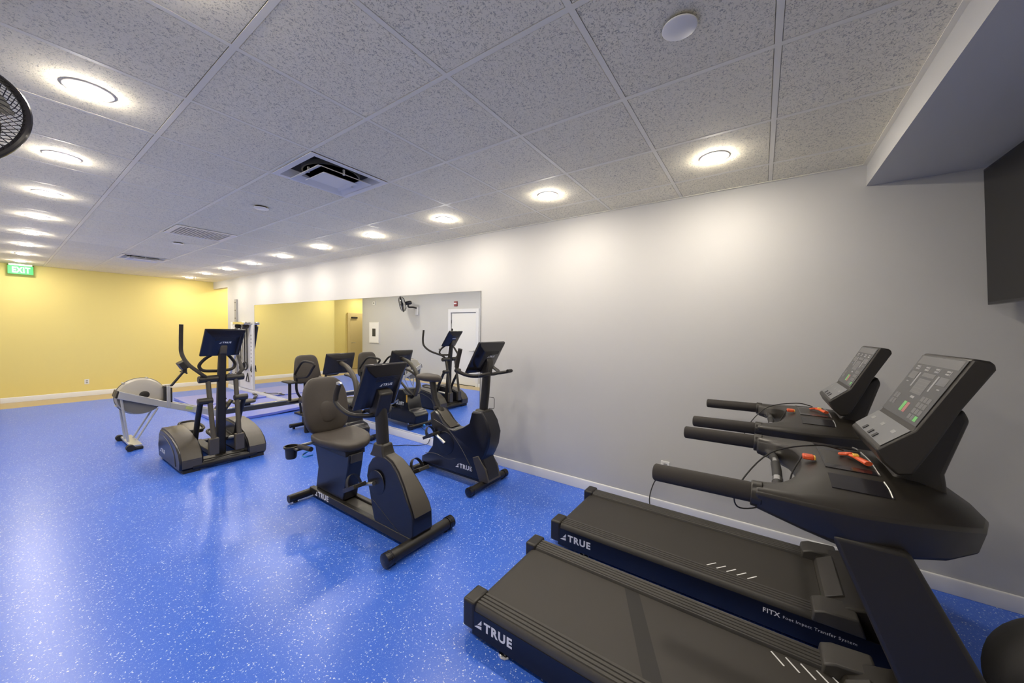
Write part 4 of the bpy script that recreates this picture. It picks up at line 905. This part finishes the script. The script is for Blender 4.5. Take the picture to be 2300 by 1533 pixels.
# ------------------------------------------------------------------ wall pulley trainer and slotted rail
t = thing('slotted_wall_rail', 'tall slotted steel rail fixed upright on the grey wall', 'wall rail', (XW, 10.52, .10))
MB().box(XW-.035, XW, 10.46, 10.58, .10, 2.23).build('rail', 'print_grey', t, bevel=.003)
for k in range(11): MB().box(XW-.038, XW-.033, 10.49, 10.55, .24+k*.19, .265+k*.19).build('slot', 'black_plastic', t, smooth=0)
t = thing('wall_pulley_trainer', 'wall mounted pulley trainer with black arm and hanging cords beside the mirror', 'pulley trainer', (XW, 9.9, .1))
MB().box(XW-.02, XW, 9.58, 10.30, .12, 1.62).build('back_plate', 'white_paint', t, bevel=.004)
MB().box(XW-.16, XW-.02, 9.60, 10.30, 1.62, 1.68).build('top_bracket', 'chrome', t, bevel=.012)
for y in (9.72, 10.18): MB().lathe([(.012, -.02), (.06, -.02), (.05, 0), (.06, .02), (.012, .02)], (XW-.09, y, 1.58), (0, 1, 0), 22).build('pulley', 'black_plastic', t)
MB().tube([(XW-.12, 9.68, 1.58), (XW-.16, 9.95, 1.12), (XW-.17, 10.05, .98)], [.040, .034], 14).build('swing_arm', 'black_metal', t)
MB().tube([(XW-.17, 10.04, 1.0), (XW-.18, 10.40, .42)], .020, 12).build('arm_tube', 'brushed_steel', t)
MB().lathe([(.012, -.02), (.075, -.02), (.065, 0), (.075, .02), (.012, .02)], (XW-.18, 10.42, .38), (0, 1, 0), 22).build('pulley', 'black_plastic', t)
for k, y in enumerate((9.75, 9.82, 9.90, 10.0, 10.12)):
    MB().tube([(XW-.06, y, 1.56), (XW-.055, y+.01, 1.1), (XW-.06, y-.01, .62)], .007 if k % 2 else .012, 8, smooth=4).build('cord', 'duct_grey' if k % 2 else 'black_rubber', t)
for y, z in ((9.80, .66), (10.0, .62)): MB().torus((XW-.08, y, z), (1, .2, 0), .085, .016, 26, 8).build('ankle_loop', 'black_rubber', t)
MB().tube([(XW-.05, 9.76, .50), (XW-.05, 9.85, .30), (XW-.05, 9.68, .30), (XW-.05, 9.76, .50)], .010, 8).build('stirrup_handle', 'black_plastic', t)
MB().tube([(XW-.05, 9.55, .68), (XW-.05, 9.52, .54), (XW-.05, 9.59, .56), (XW-.05, 9.55, .68)], .008, 8).build('stirrup_handle', 'black_plastic', t)
for k in range(12): MB().box(XW-.0225, XW-.0195, 9.615, 9.645, .42+k*.085, .455+k*.085).build('plate_hole', 'duct_grey', t, smooth=0)
t = thing('paper_notice', 'small white paper notice on the grey wall near the yellow corner', 'notice', (XW, 10.78, 1.45))
MB().box(XW-.003, XW, 10.66, 10.92, 1.40, 1.68).build('sheet', 'print_white', t, smooth=0)
for k in range(4): MB().box(XW-.0036, XW-.0028, 10.70, 10.70+(.16, .10, .14, .06)[k], 1.60-k*.05, 1.615-k*.05).build('printed_line', 'print_mid', t, smooth=0)

bpy.context.view_layer.update()
